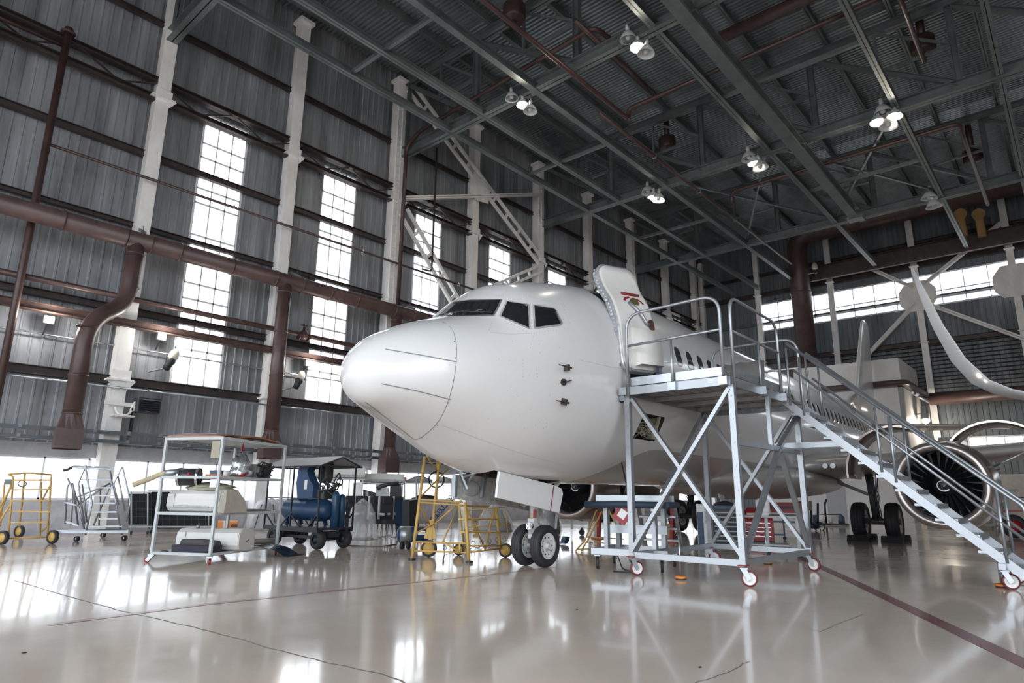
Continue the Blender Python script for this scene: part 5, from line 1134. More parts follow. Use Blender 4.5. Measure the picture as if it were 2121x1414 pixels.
for lab, (y, x, z), sz, M in (('tan card hanging from the top of the shelf trolley', (.10, -.03, 1.86), (.006, .16, .28), mat('tan_card', (.34, .31, .24), .7)), ('white card taped to the second level of the shelf trolley', (.07, -.03, 1.30), (.006, .13, .13), M_SKINP)):
    on_rack('card', lab, 'card', (x, y, z), lambda b: b.box((0, 0, 0), sz), M)
on_rack('red_tag', 'red drop-shaped tag hanging from the right side of the shelf trolley top', 'tag', (.52, -.035, 1.93), lambda b: b.prism([(0, .09), (.035, 0), (.03, -.07), (-.03, -.07), (-.035, 0)], .006, (0, 0, 0), Matrix(((1, 0, 0), (0, 0, 1), (0, 1, 0)))), M_RED)
# ---- compressor cart with a canopy
t = thing('compressor_cart', 'dark blue four-wheeled compressor cart with a gabled canopy', 'cart', (8.35, 13.35, 0), .06)
D = M_DBLUE
for y in (-.85, .75):
    for x in (-.32, .36):
        local('wheel', M_RUB, t, lambda b: b.lathe([(.10, -.075), (.17, -.085), (.20, -.05), (.205, 0), (.20, .05), (.17, .085), (.1, .075)], (x, y, .205), (1, 0, .0), 24)); local('wheel_hub', D, t, lambda b: b.lathe([(0, -.08), (.04, -.08), (.05, -.05), (.11, -.06), (.11, .06), (.05, .05), (.04, .08), (0, .08)], (x, y, .205), (1, 0, 0), 18))
    local('axle', D, t, lambda b: (b.cyl((-.35, y, .205), (.4, y, .205), .03, 8), b.box((0, y, .3), (.3, .2, .12))))
local('deck', D, t, lambda b: (b.box((0, 0, .42), (.95, 2.0, .05)), b.bar((-.44, -1, .40), (-.44, 1, .40), .05, .1), b.bar((.44, -1, .40), (.44, 1, .40), .05, .1)))
local('tow_bar', D, t, lambda b: (b.bar((-.1, .7, .22), (-.1, -.8, .22), .05, .06), b.bar((.28, -1.02, .22), (.28, -1.02, .9), .05, .05)))
for x in (-.46, .46):
    for y in (-.98, 0, .98): local('post', D, t, lambda b: b.bar((x, y, .4), (x, y, 1.74), .03))
for x in (-.46, .46):
    for y in (-.98, 0): local('brace', D, t, lambda b: (b.bar((x, y+.02, .72), (x, y+.34, .44), .025), b.bar((x, y+.98, .72), (x, y+.62, .44), .025)))
    local('side_rail', D, t, lambda b: b.bar((x, -.98, 1.05), (x, .98, 1.05), .02))
def f(b):
    for s_ in (-1, 1): b.loft([[V((0, -1.1, 1.94)), V((0, 1.1, 1.94)), V((0, 1.1, 1.955)), V((0, -1.1, 1.955))], [V((.56*s_, -1.1, 1.74)), V((.56*s_, 1.1, 1.74)), V((.56*s_, 1.1, 1.755)), V((.56*s_, -1.1, 1.755))]], smooth=False)
local('canopy', mat('canopy_grey', (.36, .36, .37), .55, var=.15), t, f)
local('canopy_frame', D, t, lambda b: [b.bar(p, q, .03) for p, q in (((-.55, -1.08, 1.73), (.55, -1.08, 1.73)), ((-.55, -1.08, 1.73), (0, -1.08, 1.93)), ((.55, -1.08, 1.73), (0, -1.08, 1.93)), ((-.5, -1.08, 1.73), (-.5, 1.08, 1.73)), ((.5, -1.08, 1.73), (.5, 1.08, 1.73)), ((-.55, 1.08, 1.73), (.55, 1.08, 1.73)))])
local('air_tank', M_BLUE, t, lambda b: b.lathe([(0, -.86), (.12, -.84), (.21, -.76), (.235, -.66), (.235, .56), (.21, .66), (.12, .74), (0, .76)], (-.08, 0, .80), (0, 1, 0), 28))
[local('tank_leg', M_BLUE, t, lambda b: b.bar((-.08+sx*.2, y, .46), (-.08+sx*.13, y, .66), .04, .08)) for sx in (-1, 1) for y in (-.5, .4)]
local('belt_guard', mat('guard_blue', (.03, .075, .17), .5, var=.2), t, lambda b: b.prism([(-.05, 0), (.5, 0), (.50, .30), (.34, .44), (.22, .62), (.30, .72), (.26, .82), (.02, .84), (-.10, .66), (-.14, .36)], .20, (-.12, .1, 1.02), Matrix(((0, 0, 1), (-1, 0, 0), (0, 1, 0)))))
local('guard_label', M_SKINP, t, lambda b: b.box((-.225, -.13, 1.34), (.004, .10, .20)))
def f(b):
    rr = random.Random(6)
    for k in range(7): b.cyl((.05, -.30, 1.5+.05*k), (.28, -.30, 1.5+.05*k), .12, 12)
    b.rbox((.05, -.45, 1.14), (.36, .4, .2), .06)
    for k in range(9): b.tube([V((rr.uniform(-.2, .3), rr.uniform(-.9, -.4), rr.uniform(1.0, 1.45))) for j in range(4)], .016, 6, .1)
local('compressor_head', mat('compressor_dark', (.08, .085, .08), .5, .4, var=.4, vscale=12), t, f)
local('gas_bottle', mat('bottle_blue', (.02, .07, .14), .35), t, lambda b: (b.lathe([(0, .44), (.085, .44), (.085, 1.05), (.05, 1.13), (0, 1.15)], (.28, -.80, 0), (0, 0, 1), 16), b.lathe([(0, .44), (.085, .44), (.085, 1.12), (.05, 1.2), (0, 1.22)], (.06, -.86, 0), (0, 0, 1), 16)))
local('hose_ring', M_BLACK, t, lambda b: (b.tube([(.25+.05*math.sin(a), -.6+.10*math.cos(a), 1.32+.28*math.sin(a)) for a in [k*PI/8 for k in range(9)]], .015, 6), b.tube([(.1+.08*math.cos(a), -.9, 1.40+.08*math.sin(a)) for a in [k*PI/8 for k in range(17)]], .012, 6)))
# ---- yellow maintenance stand beside the nose gear
YF1, YF2, YW1, YW2 = gp(853, 1160), gp(972, 1166), gp(888, 1153), gp(1047, 1154); A, Bp, Cc, Dd = facing(YF1), facing(YF2), facing(YW1), facing(YW2)
t = thing('maintenance_stand', 'yellow tubular maintenance stand on wheels beside the nose gear', 'stand', (YF1+YW2)/2)
YT = [(A(853, 1158), A(866, 1060), A(880, 945)), (Cc(893, 1135), Cc(899, 1060), Cc(909, 962)), (Bp(971, 1160), Bp(963, 1040)), (Dd(1036, 1137), Dd(1028, 1052))]
tubes('leg', M_YEL, t, YT, .028)
tubes('rung', M_YEL, t, [(A(868, 1034), Bp(958, 1040)), (A(868, 1040), Bp(958, 1046)), (A(860, 1104), Cc(900, 1085), Bp(955, 1037)), (A(868, 1043), Cc(890, 1086)), (A(870, 1030), Cc(928, 970)), (A(884, 944), Cc(905, 975)), (A(859, 1122), Bp(965, 1125)), (A(857, 1140), Bp(965, 1144)), (A(871, 1124), A(871, 1140)), (Bp(952, 1126), Bp(952, 1143)), (Bp(917, 1122), Bp(952, 1143)), (Bp(967, 1144), Dd(1040, 1135)), (Bp(968, 1130), Dd(1038, 1130)), (Bp(951, 1045), Cc(962, 1140)), (Bp(967, 1053), Dd(1005, 1137)), (Dd(1025, 1050), Dd(1005, 1137)), (Cc(949, 1050), Bp(917, 1122))], .016)
for (a, c) in (((955, 1047), (1005, 1049)), ((957, 1075), (1022, 1075)), ((960, 1102), (1030, 1102))):
    b = B(); p, q = Bp(*a, .15), Dd(*c, -.05); b.bar(p, q, .17, .03); b.build('tread', M_YEL, t)
b = B(); b.prism([(-.12, 0), (.12, 0), (.03, .34), (-.03, .34)], .05, Cc(891, 1115), b.frame((0, 0, 0), V((YW1.x, YW1.y, 0)).normalized())); b.build('wheel_fork', M_YEL, t)
b = B(); b.loft([[Cc(904, 968)+V((0, 0, 0)), Cc(906, 968), Cc(906, 955), Cc(903, 953)], [Cc(912, 968), Cc(910, 968), Cc(910, 955), Cc(915, 953)]], smooth=False); b.build('fork_top', M_YEL, t)
for W_, rz, r_ in ((YW1, 0, .155), (YW2, .1, .13), (gp(950, 1150), .2, .11)):
    w = sub_empty('wheel', t); ax_ = V((.86, .5, 0)).normalized(); c = W_+V((0, 0, r_)); b = B(); b.lathe([(r_*.72, -.035), (r_*.95, -.035), (r_, -.02), (r_, .02), (r_*.95, .035), (r_*.72, .035)], c, ax_, 28); b.build('tyre', M_RUB, w); b = B(); b.lathe([(0, -.04), (r_*.2, -.04), (r_*.25, -.02), (r_*.72, -.03), (r_*.72, .03), (r_*.25, .02), (r_*.2, .04), (0, .04)], c, ax_, 24); b.build('rim', M_YEL, w)
for p in (YF1, YF2): b = B(); b.rbox(p+V((0, 0, .02)), (.11, .11, .04), .02); b.build('foot_pad', M_BLACK, t)
p = Cc(904, 993); tag(B().lathe([(.135, 0), (.15, .015), (.165, 0), (.15, -.015)], p, V((YW1.x, YW1.y, .6)).normalized(), 22).build('hose_ring', M_RUB), 'black hose ring hung on the pole of the yellow maintenance stand', 'hose')
b = B(); G1 = gp(905, 1120); Q = facing(G1+V((.5, .5, 0))); pts = []
for k in range(170): u_ = k/169; c = Q(885+52*u_, 1088-60*u_); pts.append(c+V((.0, 0, .06*math.sin(k*.4)))+V((.06, -.05, 0))*math.cos(k*.4))
b.tube(pts, .009, 5); tag(b.build('coiled_hose', M_BLUE), 'blue coiled air hose hanging behind the yellow maintenance stand', 'hose'); b = B(); pts = []; g0, g1 = gp(915, 1148), gp(1045, 1125)
for k in range(110): u_ = k/109; c = g0.lerp(g1, u_); pts.append(c+V((.06*math.cos(k*.42), -.05*math.cos(k*.42), .09+.08*math.sin(k*.42))))
b.tube(pts, .008, 5); tag(b.build('coiled_hose', M_BLUE), 'blue coiled air hose lying on the floor under the yellow maintenance stand', 'hose')
b = B(); b.tube([gp(917, 1168)+V((0, 0, .01)), gp(920, 1155)+V((0, 0, .05)), gp(919, 1145)+V((0, 0, .25))], .01, 6); tag(b.build('strap', M_BLACK), 'short black strap hanging under the yellow maintenance stand', 'strap')
# ---- step stands by the left wall
def steps_px(t, M, G, segs, treads, wheels, rM, wr, dback=.7, foot=None):
    P = facing(G)
    tubes('rail', M, t, [[P(*p[:2], p[2]) for p in s] for s in segs], .02)
    for (a, c, dd) in treads:
        b = B(); b.bar(P(*a, dd), P(*c, dd), .2, .03); b.build('tread', M, t)
    for (px, py, dd) in wheels:
        c = gp(px, py); n = V((c.x, c.y, 0)).normalized(); c = c+V((0, 0, wr)); ax_ = n.cross(V((0, 0, 1)))*.8+n*.6
        w = sub_empty('wheel', t); b = B(); b.lathe([(wr*.7, -.04), (wr*.96, -.04), (wr, 0), (wr*.96, .04), (wr*.7, .04)], c, ax_, 22); b.build('tyre', M_RUB, w); b = B(); b.lathe([(0, -.03), (wr*.7, -.03), (wr*.7, .03), (0, .03)], c, ax_, 18); b.build('rim', rM, w)
G = gp(55, 1126); t = thing('step_stand', 'yellow wheeled step stand at the left edge in front of the low window', 'stand', G)
steps_px(t, M_YEL, G, [[(17, 1112, 0), (27, 1000, 0)], [(98, 1112, 0), (106, 990, 0), (107, 983, 0)], [(27, 1000, 0), (27, 985, 0), (14, 982, 0), (60, 979, 0), (107, 983, 0)], [(27, 994, .1), (107, 994, .1)], [(40, 1090, .5), (52, 980, .5)], [(83, 1110, .5), (86, 998, .5)], [(-8, 1080, .5), (26, 998, .4)], [(0, 1090, .5), (10, 998, .5)], [(17, 1115, 0), (100, 1112, 0)], [(0, 1050, .3), (25, 1005, .3)], [(-10, 1096, .4), (24, 1040, .1)], [(88, 1100, .5), (102, 1085, .1)], [(85, 1040, .5), (104, 1005, .1)]],
         [((25, 1037), (104, 1036), 0), ((24, 1059), (103, 1060), 0), ((22, 1083), (100, 1081), 0), ((30, 1014), (104, 1013), .1), ((30, 994), (106, 994), .1)], [(3, 1128, 0), (107, 1126, 0), (38, 1113, 0)], M_YEL, .15)
b = B(); P = facing(G); b.tube([P(46+9*math.cos(a), 1003+8*math.sin(a)-(3 if math.sin(a) > 0 else 0), .3) for a in [k*PI/8 for k in range(16)]], .012, 6, closed=True); b.build('hung_hose', M_BLACK, t)
for a, c in (((10, 993), (27, 1001)),): b = B(); b.loft([[P(10, 992, .2), P(28, 992, .2)], [P(9, 1003, .2), P(27, 1004, .2)]], closed=False, cap=False); b.build('side_plate', M_GREYP, t, thick=.01)
G = gp(205, 1121); t = thing('step_stand', 'bare aluminium step stand with hoop handrails in front of the first column', 'stand', G)
steps_px(t, M_ALU, G, [[(177, 1108, -.1), (191, 1042, -.1), (176, 965, -.1), (178, 964, -.1), (162, 1000, -.1), (175, 1085, -.1)], [(170, 1002, 0), (180, 1082, 0)], [(262, 1080, 0), (270, 1038, 0), (254, 968, 0), (252, 968, 0), (235, 1002, 0), (246, 1045, 0)], [(244, 985, 0), (259, 1058, 0)], [(135, 1085, .1), (139, 1010, .1), (142, 1001, .1), (150, 1001, .1), (162, 1088, .1)], [(147, 1088, .6), (152, 1005, .6)], [(252, 1108, 0), (228, 975, 0)], [(178, 1108, 0), (150, 1000, .2)], [(193, 1090, .6), (230, 1001, .6), (145, 1035, .6)], [(205, 1090, .5), (208, 1012, .5)], [(140, 990, .3), (165, 1045, .3)], [(110, 1097, 0), (262, 1097, 0)], [(162, 1045, .1), (228, 1000, .1)]],
         [((165, 993), (232, 994), .1), ((165, 1010), (235, 1010), .1), ((170, 1026), (238, 1026), .1), ((180, 1042), (242, 1042), .1), ((186, 1060), (243, 1060), .1), ((205, 1074), (246, 1074), .1), ((178, 1090), (252, 1090), 0), ((134, 1040), (158, 1046), 0), ((136, 1080), (162, 1088), 0)], [(158, 1121, 0), (257, 1119, 0), (213, 1113, 0)], M_GALV, .06)
b = B(); P = facing(G); b.bar(P(108, 1100), P(265, 1100), .5, .06); b.build('base_frame', M_ALU, t); b = B(); b.bar(P(150, 968, .2), P(230, 972, .2), .35, .03); b.build('top_platform', M_ALU, t)
t2 = thing('parts_tray', 'grey tray with cable ends lying on top of the aluminium step stand', 'tray', P(190, 966, .2)); b = B(); b.bar(P(152, 966, .2), P(229, 969, .2), .3, .05); b.build('tray', mat('tray_grey', (.34, .36, .37), .5), t2); b = B(); b.tube([P(130, 974, .1), P(140, 972, .1), P(152, 966, .1)], .03, 8); b.build('cable_end', M_BLACK, t2)
# ---- black gridded panels on wheeled frames
M_GRIDP = mat('black_panel_gloss', (.008, .009, .012), .5, spec=.2); M_LINEP = mat('panel_line_grey', (.10, .14, .14), .5)
for (x0, x1, y0, y1, nx, ny, lab, dd) in ((266, 314, 1022, 1086, 6, 4, 'black gridded panel on a wheeled frame left of the shelf trolley', 0), (306, 440, 1018, 1094, 9, 4, 'wide black gridded panel on a wheeled frame behind the shelf trolley', .6)):
    G = gp((x0+x1)/2, 1106); P = facing(G); t = thing('panel_rack', lab, 'rack', G+V((.3, .45, 0)), 0, 'black gridded panels on frames')
    b = B(); a = [P(x0, y1, dd), P(x1, y1, dd), P(x1, y0, dd), P(x0, y0, dd)]; n = V((G.x, G.y, 0)).normalized(); b.loft([a, [p+n*.05 for p in a]], smooth=False); b.build('panel', M_GRIDP, t)
    b = B()
    for k in range(nx+1): u_ = k/nx; b.bar(a[0].lerp(a[1], u_)-n*.004, a[3].lerp(a[2], u_)-n*.004, .008, .006)
    for k in range(ny+1): u_ = k/ny; b.bar(a[0].lerp(a[3], u_)-n*.004, a[1].lerp(a[2], u_)-n*.004, .008, .006)
    o = b.build('grid_line', M_LINEP, t); b = B(); b.bar(P(x0, 1090, dd), P(x1, 1090, dd), .5, .04); b.bar(P(x0, y0-3, dd), P(x1, y0-3, dd), .05, .03); b.build('frame', M_GREYP, t)
    for px in (x0+6, x1-8): tubes('frame_post', M_GREYP, t, [(P(px, 1018, dd-.1), P(px, 1100, dd-.1))], .02); b = B(); c = P(px, 1100, dd-.1); b.cyl((c.x-.015, c.y, .05), (c.x+.015, c.y, .05), .05, 14); b.cyl((c.x, c.y, .05), (c.x, c.y, c.z), .015, 8); b.build('caster', M_BLACK, t)
G, rz = stand(470, 1103); t = thing('generator_box', 'orange generator with black knobs seen through the shelf trolley', 'generator', G, rz)
k_ = .0107; local('case', M_ORANGE, t, lambda b: b.rbox((0, .2, .17), (.56, .4, .32), .03)); local('side_frame', M_ALU, t, lambda b: b.box((-.1, -.005, .17), (.05, .02, .34)))
for x in (-.02, .13, .22): local('knob', M_BLACK, t, lambda b: b.cyl((x, .0, .2), (x, -.05, .2), .045, 14))
local('vent_strip', M_BLACK, t, lambda b: b.box((.1, -.003, .07), (.25, .012, .03)))
# ---- film-covered heap between trolley and cart
def drape(name, px0, px1, py_top, py_floor, lab, h_mul=1, seed=1, dd=0., w=1.2):
    G, rz = stand((px0+px1)/2, py_floor); s_ = (G-EYE).dot(_F)/FPX; W_ = (px1-px0)*s_; H = (facing(G)((px0+px1)/2, py_top)).z; t = thing(name, lab, 'cover', G, rz); rr = random.Random(seed); n, m = 22, 8; R = []
    for j in range(m+1):
        tt = j/m; row = []
        for k in range(n):
            a = 2*PI*k/n; rad = (1-tt)**.35 if j < m else .08; wob = 1+rr.uniform(-.12, .12)*(1-tt*.6); row.append(V((W_/2*rad*math.cos(a)*wob, w/2*rad*math.sin(a)*wob, H*tt*(1+rr.uniform(-.06, .06)))))
        R.append(row)
    local('film', M_FILM, t, lambda b: b.loft(R)); return t, W_, H
t, W_, H = drape('wrapped_parts', 508, 592, 1030, 1098, 'parts under clear crumpled film between the shelf trolley and the compressor cart', seed=3)
local('parts_core', mat('grey_core', (.20, .20, .21), .6, var=.4, vscale=6), t, lambda b: lump(b, W_*.7, .7, H*.8, 5)); local('trestle', M_GIRT, t, lambda b: [b.bar((x, -.5, 0), (x*.5, -.5, H*.8), .03) for x in (-.35, .3)])
# ---- cabin seats under film
def seat(px, py, lab):
    G, rz = stand(px, py); t = thing('aircraft_seat', lab, 'seat', G, rz+.35, 'cabin seats under film')
    def f(b): b.loft([[V((x*w/2, y, z)) for x, y in ((-1, -.05), (1, -.05), (1, .05), (-1, .05))] for w, y0, z in ((.36, 0, .42), (.38, 0, .6), (.38, 0, .9), (.34, 0, 1.05), (.26, 0, 1.10))], smooth=False)
    local('backrest', M_SEAT, t, f); local('headrest', mat('seat_headrest', (.028, .026, .032), .7), t, lambda b: b.rbox((0, -.07, .98), (.28, .06, .16), .03)); local('cushion', M_SEAT, t, lambda b: b.rbox((0, -.26, .42), (.38, .46, .12), .05))
    for s_ in (-1, 1):
        local('side_shell', M_WHITE, t, lambda b: b.prism([(-.05, .4), (.07, .4), (.07, 1.08), (-.02, 1.1)], .03, (s_*.21, .0, 0), Matrix(((0, 0, 1), (1, 0, 0), (0, 1, 0))))); local('armrest', M_WHITE, t, lambda b: b.rbox((s_*.22, -.24, .62), (.06, .44, .06), .02)); local('leg', M_GALV, t, lambda b: b.tube([(s_*.2, .05, .38), (s_*.2, .1, .02), (s_*.2, -.35, .02), (s_*.2, -.3, .36)], .018, 8, .06))
    return t
seat(797, 1112, 'uncovered dark aircraft seat with pale armrests, second from the blue screen'); seat(776, 1111, 'dark aircraft seat beside the uncovered one, half under clear film'); seat(745, 1110, 'dark aircraft seat under clear film in the middle of the row'); seat(722, 1109, 'dark aircraft seat under clear film next to the compressor cart'); seat(818, 1109, 'dark aircraft seat half hidden behind the blue screen')
t, W_, H = drape('seat_cover', 712, 782, 1034, 1116, 'clear crumpled film draped over the row of aircraft seats', seed=8, w=1.4)
t, W_, H = drape('seat_cover', 985, 1065, 1045, 1100, 'clear crumpled film bundle behind the yellow stand near the nose gear', seed=15); local('parts_core', MATS['grey_core'], t, lambda b: lump(b, W_*.8, .8, H*.85, 15))
t, W_, H = drape('seat_cover', 1115, 1165, 1050, 1098, 'pale film-covered seat row seen behind the nose wheels', seed=19); local('parts_core', M_SEAT, t, lambda b: lump(b, W_*.8, .8, H*.9, 19))
# ---- racks with overhead bins by the wall
def bin_rack(px0, px1, pyt, pyb, py_floor, lab, dd):
    G, rz = stand((px0+px1)/2, py_floor); P = facing(G); s_ = (G-EYE).dot(_F)/FPX; W_ = (px1-px0)*s_*1.0; z1, z0 = P((px0+px1)/2, pyt).z, P((px0+px1)/2, pyb).z
    t = thing('bin_rack', 'slender rack carrying the '+lab, 'rack', G, rz)
    for x in (-.46, -.12, .2, .46):
        for y in (0, .5): local('post', M_GREYP, t, lambda b: b.bar((x*W_, y, 0), (x*W_, y, z0-.05), .04))
    local('shelf', M_GREYP, t, lambda b: (b.box((0, .25, z0-.05), (W_, .6, .04)), b.box((0, .25, z0-.75), (W_, .6, .03))))
    u = thing('overhead_bin', lab, 'bin', G+Matrix.Rotation(rz, 3, 'Z') @ V((0, .25, z0-.02)), rz+PI/2); hh = z1-z0
    storage_bin(u, W_*.98, .5, hh); return t, G, rz, W_, z0
bin_rack(642, 748, 962, 988, 1100, 'white overhead bin behind the compressor cart canopy', 0)
bin_rack(740, 832, 979, 998, 1098, 'white overhead bin above the aircraft seats', 0)
G, rz = stand(748, 1099); P = facing(G); b = B(); n = V((G.x, G.y, 0)).normalized()
b.loft([[P(729, 1038, -.1), P(751, 1038, -.1), P(752, 997, -.1), P(731, 1000, -.1)], [P(729, 1038, 0), P(751, 1038, 0), P(752, 997, 0), P(731, 1000, 0)]], smooth=False); tag(b.build('bulkhead_board', M_SKINP), 'white flat panel standing behind the aircraft seats', 'panel')
b = B(); b.loft([[P(778, 1035, -.05), P(805, 1035, -.05), P(806, 1008, -.05), P(779, 1014, -.05)], [P(778, 1035, 0), P(805, 1035, 0), P(806, 1008, 0), P(779, 1014, 0)]], smooth=False); tag(b.build('pale_panel', M_GREYP), 'pale grey panel with dark slots behind the uncovered aircraft seat', 'panel')
t = thing('dark_bulkhead', 'black arched bulkhead frame behind the aircraft seats', 'bulkhead', G+V((.6, -.4, 0)))
b = B(); b.loft([[P(806, 1036, -.1), P(831, 1036, -.1), P(831, 1000, -.1), P(808, 1004, -.1)], [P(806, 1036, .1), P(831, 1036, .1), P(831, 1000, .1), P(808, 1004, .1)]], smooth=False); b.build('side_wall', M_BLACK, t); b = B(); b.tube([P(781, 1012, -.1), P(790, 1006, -.1), P(808, 1002, -.1), P(826, 1001, -.1)], .07, 8); b.build('arch', M_BLACK, t)
t = thing('dark_monitor_crate', 'dark crate with pale gap between the white panel and the pale panel', 'crate', G); b = B(); b.loft([[P(752, 1036, .1), P(778, 1036, .1), P(778, 1020, .1), P(752, 1013, .1)], [P(752, 1036, .4), P(778, 1036, .4), P(778, 1020, .4), P(752, 1013, .4)]], smooth=False); b.build('body', M_BLACK, t); b = B(); b.loft([[P(757, 1034, .08), P(763, 1034, .08), P(763, 1016, .08), P(757, 1016, .08)], [P(757, 1034, .1), P(763, 1034, .1), P(763, 1016, .1), P(757, 1016, .1)]], smooth=False); b.build('gap', M_GREYP, t)
# parts rack behind the yellow stand
G, rz = stand(895, 1094); P = facing(G); t = thing('parts_rack', 'pale rack with grey cloth-covered parts behind the yellow maintenance stand', 'rack', G, rz)
tubes('post', M_GREYP, t, [(P(x, 1094, d), P(x, 990, d)) for x in (838, 862, 905, 935) for d in (0, .6)], .02)
for yy in (1000, 1035): b = B(); b.bar(P(836, yy, .3), P(938, yy, .3), .7, .03); b.build('shelf', M_GREYP, t)
for (px, py, w, hh, lab, M, sd) in ((868, 999, .95, .22, 'grey cloth bundle on the top level of the pale parts rack', mat('grey_cloth', (.26, .27, .28), .8, var=.3), 31), (920, 999, .6, .2, 'pale part with wires on the top level of the pale parts rack', M_GREYIN, 32), (880, 1034, 1.0, .16, 'black folded cover on the lower level of the pale parts rack', M_BLACK, 33)):
    p = P(px, py, .3); u = thing('cloth_bundle', lab, 'bundle', p, rz); local('cloth', M, u, lambda b: lump(b, w, .6, hh, sd))
p = P(838, 989, .2); u = thing('red_box', 'small red box at the left end of the pale parts rack', 'box', p, rz); local('body', M_RED, u, lambda b: b.box((0, 0, -.05), (.14, .14, .14)))
# blue screen and compressor behind the stand
G, rz = stand(848, 1118); P = facing(G); t = thing('folding_screen', 'dark blue glossy folding screen behind the yellow stand', 'screen', G+V((.1, .1, 0)), rz)
for (x0, x1, d0, d1, M) in ((819, 833, .1, .3, M_BLUE), (833, 848, .3, .3, M_DBLUE), (848, 868, .3, .5, M_BLACK)):
    b = B(); a = [P(x0, 1096, d0), P(x1, 1096, d1), P(x1, 1034, d1), P(x0, 1036, d0)]; n = V((G.x, G.y, 0)).normalized()*.03; b.loft([a, [p+n for p in a]], smooth=False); b.build('panel', mat('screen_blue', (.03, .07, .13), .15) if M is M_BLUE else M, t)
tubes('leg', M_GIRT, t, [(P(x, 1096, .3), P(x, 1113, .3)) for x in (822, 846, 866)], .02)
G, rz = stand(850, 1138); t = thing('air_compressor', 'small blue two-wheeled air compressor tank behind the yellow stand', 'compressor', G+V((.15, .2, 0)), rz)
local('tank', M_BLUE, t, lambda b: b.lathe([(0, -.36), (.12, -.34), (.17, -.28), (.17, .28), (.12, .34), (0, .36)], (.06, 0, .30), (1, .15, 0), 24)); local('label_plate', M_SKINP, t, lambda b: b.box((.24, -.15, .34), (.16, .03, .07))); local('tank_band', M_ALU, t, lambda b: b.lathe([(.172, -.30), (.176, -.30), (.176, -.06), (.172, -.06)], (.06, 0, .30), (1, .15, 0), 24))
for x in (-.16, -.03): local('wheel', M_RUB, t, lambda b: b.cyl((x-.025, -.12, .08), (x+.025, -.14, .08), .08, 18))
local('leg', M_DBLUE, t, lambda b: (b.box((.3, 0, .08), (.05, .25, .16)), b.box((-.1, 0, .14), (.05, .25, .1))))
b = B(); b.tube([gp(706, 1126)+V((0, 0, .012)), gp(730, 1131)+V((0, 0, .012)), gp(790, 1132)+V((0, 0, .012)), gp(822, 1128)+V((0, 0, .012)), gp(830, 1120)+V((0, 0, .3))], .012, 6); tag(b.build('floor_cable', M_BLACK), 'black cable on the floor between compressor cart and blue compressor', 'cable')
# yellow stand further back and small trolley
G = gp(1005, 1108); t = thing('step_stand', 'second yellow tubular stand far behind the nose gear', 'stand', G); P = facing(G)
tubes('rail', M_YEL, t, [(P(960, 1108), P(972, 1055)), (P(1052, 1105), P(1046, 1050)), (P(965, 1092), P(1056, 1086)), (P(968, 1075), P(1050, 1072)), (P(972, 1056), P(1046, 1050)), (P(985, 1090, .3), P(1000, 1055, .3)), (P(1010, 1056, .3), P(1040, 1088, .3)), (P(1012, 1086, .3), P(1030, 1055, .3))], .018)
b = B(); c = gp(985, 1105); b.cyl((c.x, c.y-.03, .1), (c.x+.03, c.y+.02, .1), .1, 16); b.build('wheel', M_YEL, t)
G, rz = stand(1185, 1108); t = thing('wheeled_frame', 'pale wheeled frame far behind the nose wheels', 'trolley', G, rz)
for x in (-.5, 0, .55): local('post', M_GREYP, t, lambda b: b.bar((x, 0, .18), (x*.9, 0, .8), .07))
local('shelf', M_GREYP, t, lambda b: b.box((0, 0, .82), (1.4, .6, .05)))
for x in (-.45, .3): local('caster', M_RUB, t, lambda b: (b.cyl((x, -.02, .09), (x, .02, .09), .09, 18), b.bar((x, 0, .1), (x, 0, .22), .05)))
b = B(); c = gp(1168, 1127); pts = [c+V((.09*math.cos(k*.9)+.002*k, .1*math.sin(k*.9), .02+.0035*k)) for k in range(45)]; b.tube(pts, .012, 6); tag(b.build('hose_coil', M_BLUE), 'blue hose coil on the floor right of the nose wheels', 'hose')
# ---- padded work bench under the belly
W0, W1, W2 = gp(1238, 1178), gp(1372, 1186), gp(1452, 1176); bu = (W1-W0).normalized(); bn = V((-bu.y, bu.x, 0)); bn = bn if bn.x > 0 else -bn
t = thing('work_bench', 'aluminium wheeled work bench with a dark blue padded edge under the belly', 'bench', W0+bu*.55+bn*.5); bl = (W1-W0).length
def wp3(u_, v_, z): return W0+bu*u_+bn*v_+V((0, 0, z))
for u_, v_ in ((0, 0), (bl, 0), (bl, .95), (0, .95)):
    c = wp3(u_, v_, 0); o = caster(c.x, c.y, .24, math.atan2(bn.y, bn.x)+.25, r=.10, parent=t, tyre=M_RUB, rimM=M_GREYP, w=.045)
for p, q in (((-.1, 0), (bl+.1, 0)), ((-.1, .95), (bl+.1, .95)), ((0, 0), (0, .95)), ((bl, 0), (bl, .95))): b = B(); b.bar(wp3(*p, .28), wp3(*q, .28), .06, .10); b.build('base_rail', M_ALU, t)
for u_, v_ in ((.14, .1), (bl-.12, .1), (.14, .8), (bl-.12, .8)): b = B(); b.bar(wp3(u_, v_, .30), wp3(u_, v_, 1.06), .075, .075); b.build('post', M_ALU, t)
for z in (1.10,): b = B(); b.box2((0, 0, 0), (.01, .01, .01)); b.bm.clear(); b.bar(wp3(-.02, .05, 1.12), wp3(bl+.05, .05, 1.12), .04, .12); b.bar(wp3(-.02, .9, 1.12), wp3(bl+.05, .9, 1.12), .04, .12); b.bar(wp3(0, .05, 1.12), wp3(0, .9, 1.12), .04, .12); b.bar(wp3(bl, .05, 1.12), wp3(bl, .9, 1.12), .04, .12); b.build('top_frame', M_ALU, t)
b = B(); b.bar(wp3(0, .48, 1.10), wp3(bl, .48, 1.10), .85, .03); b.build('deck', M_ALUD, t)
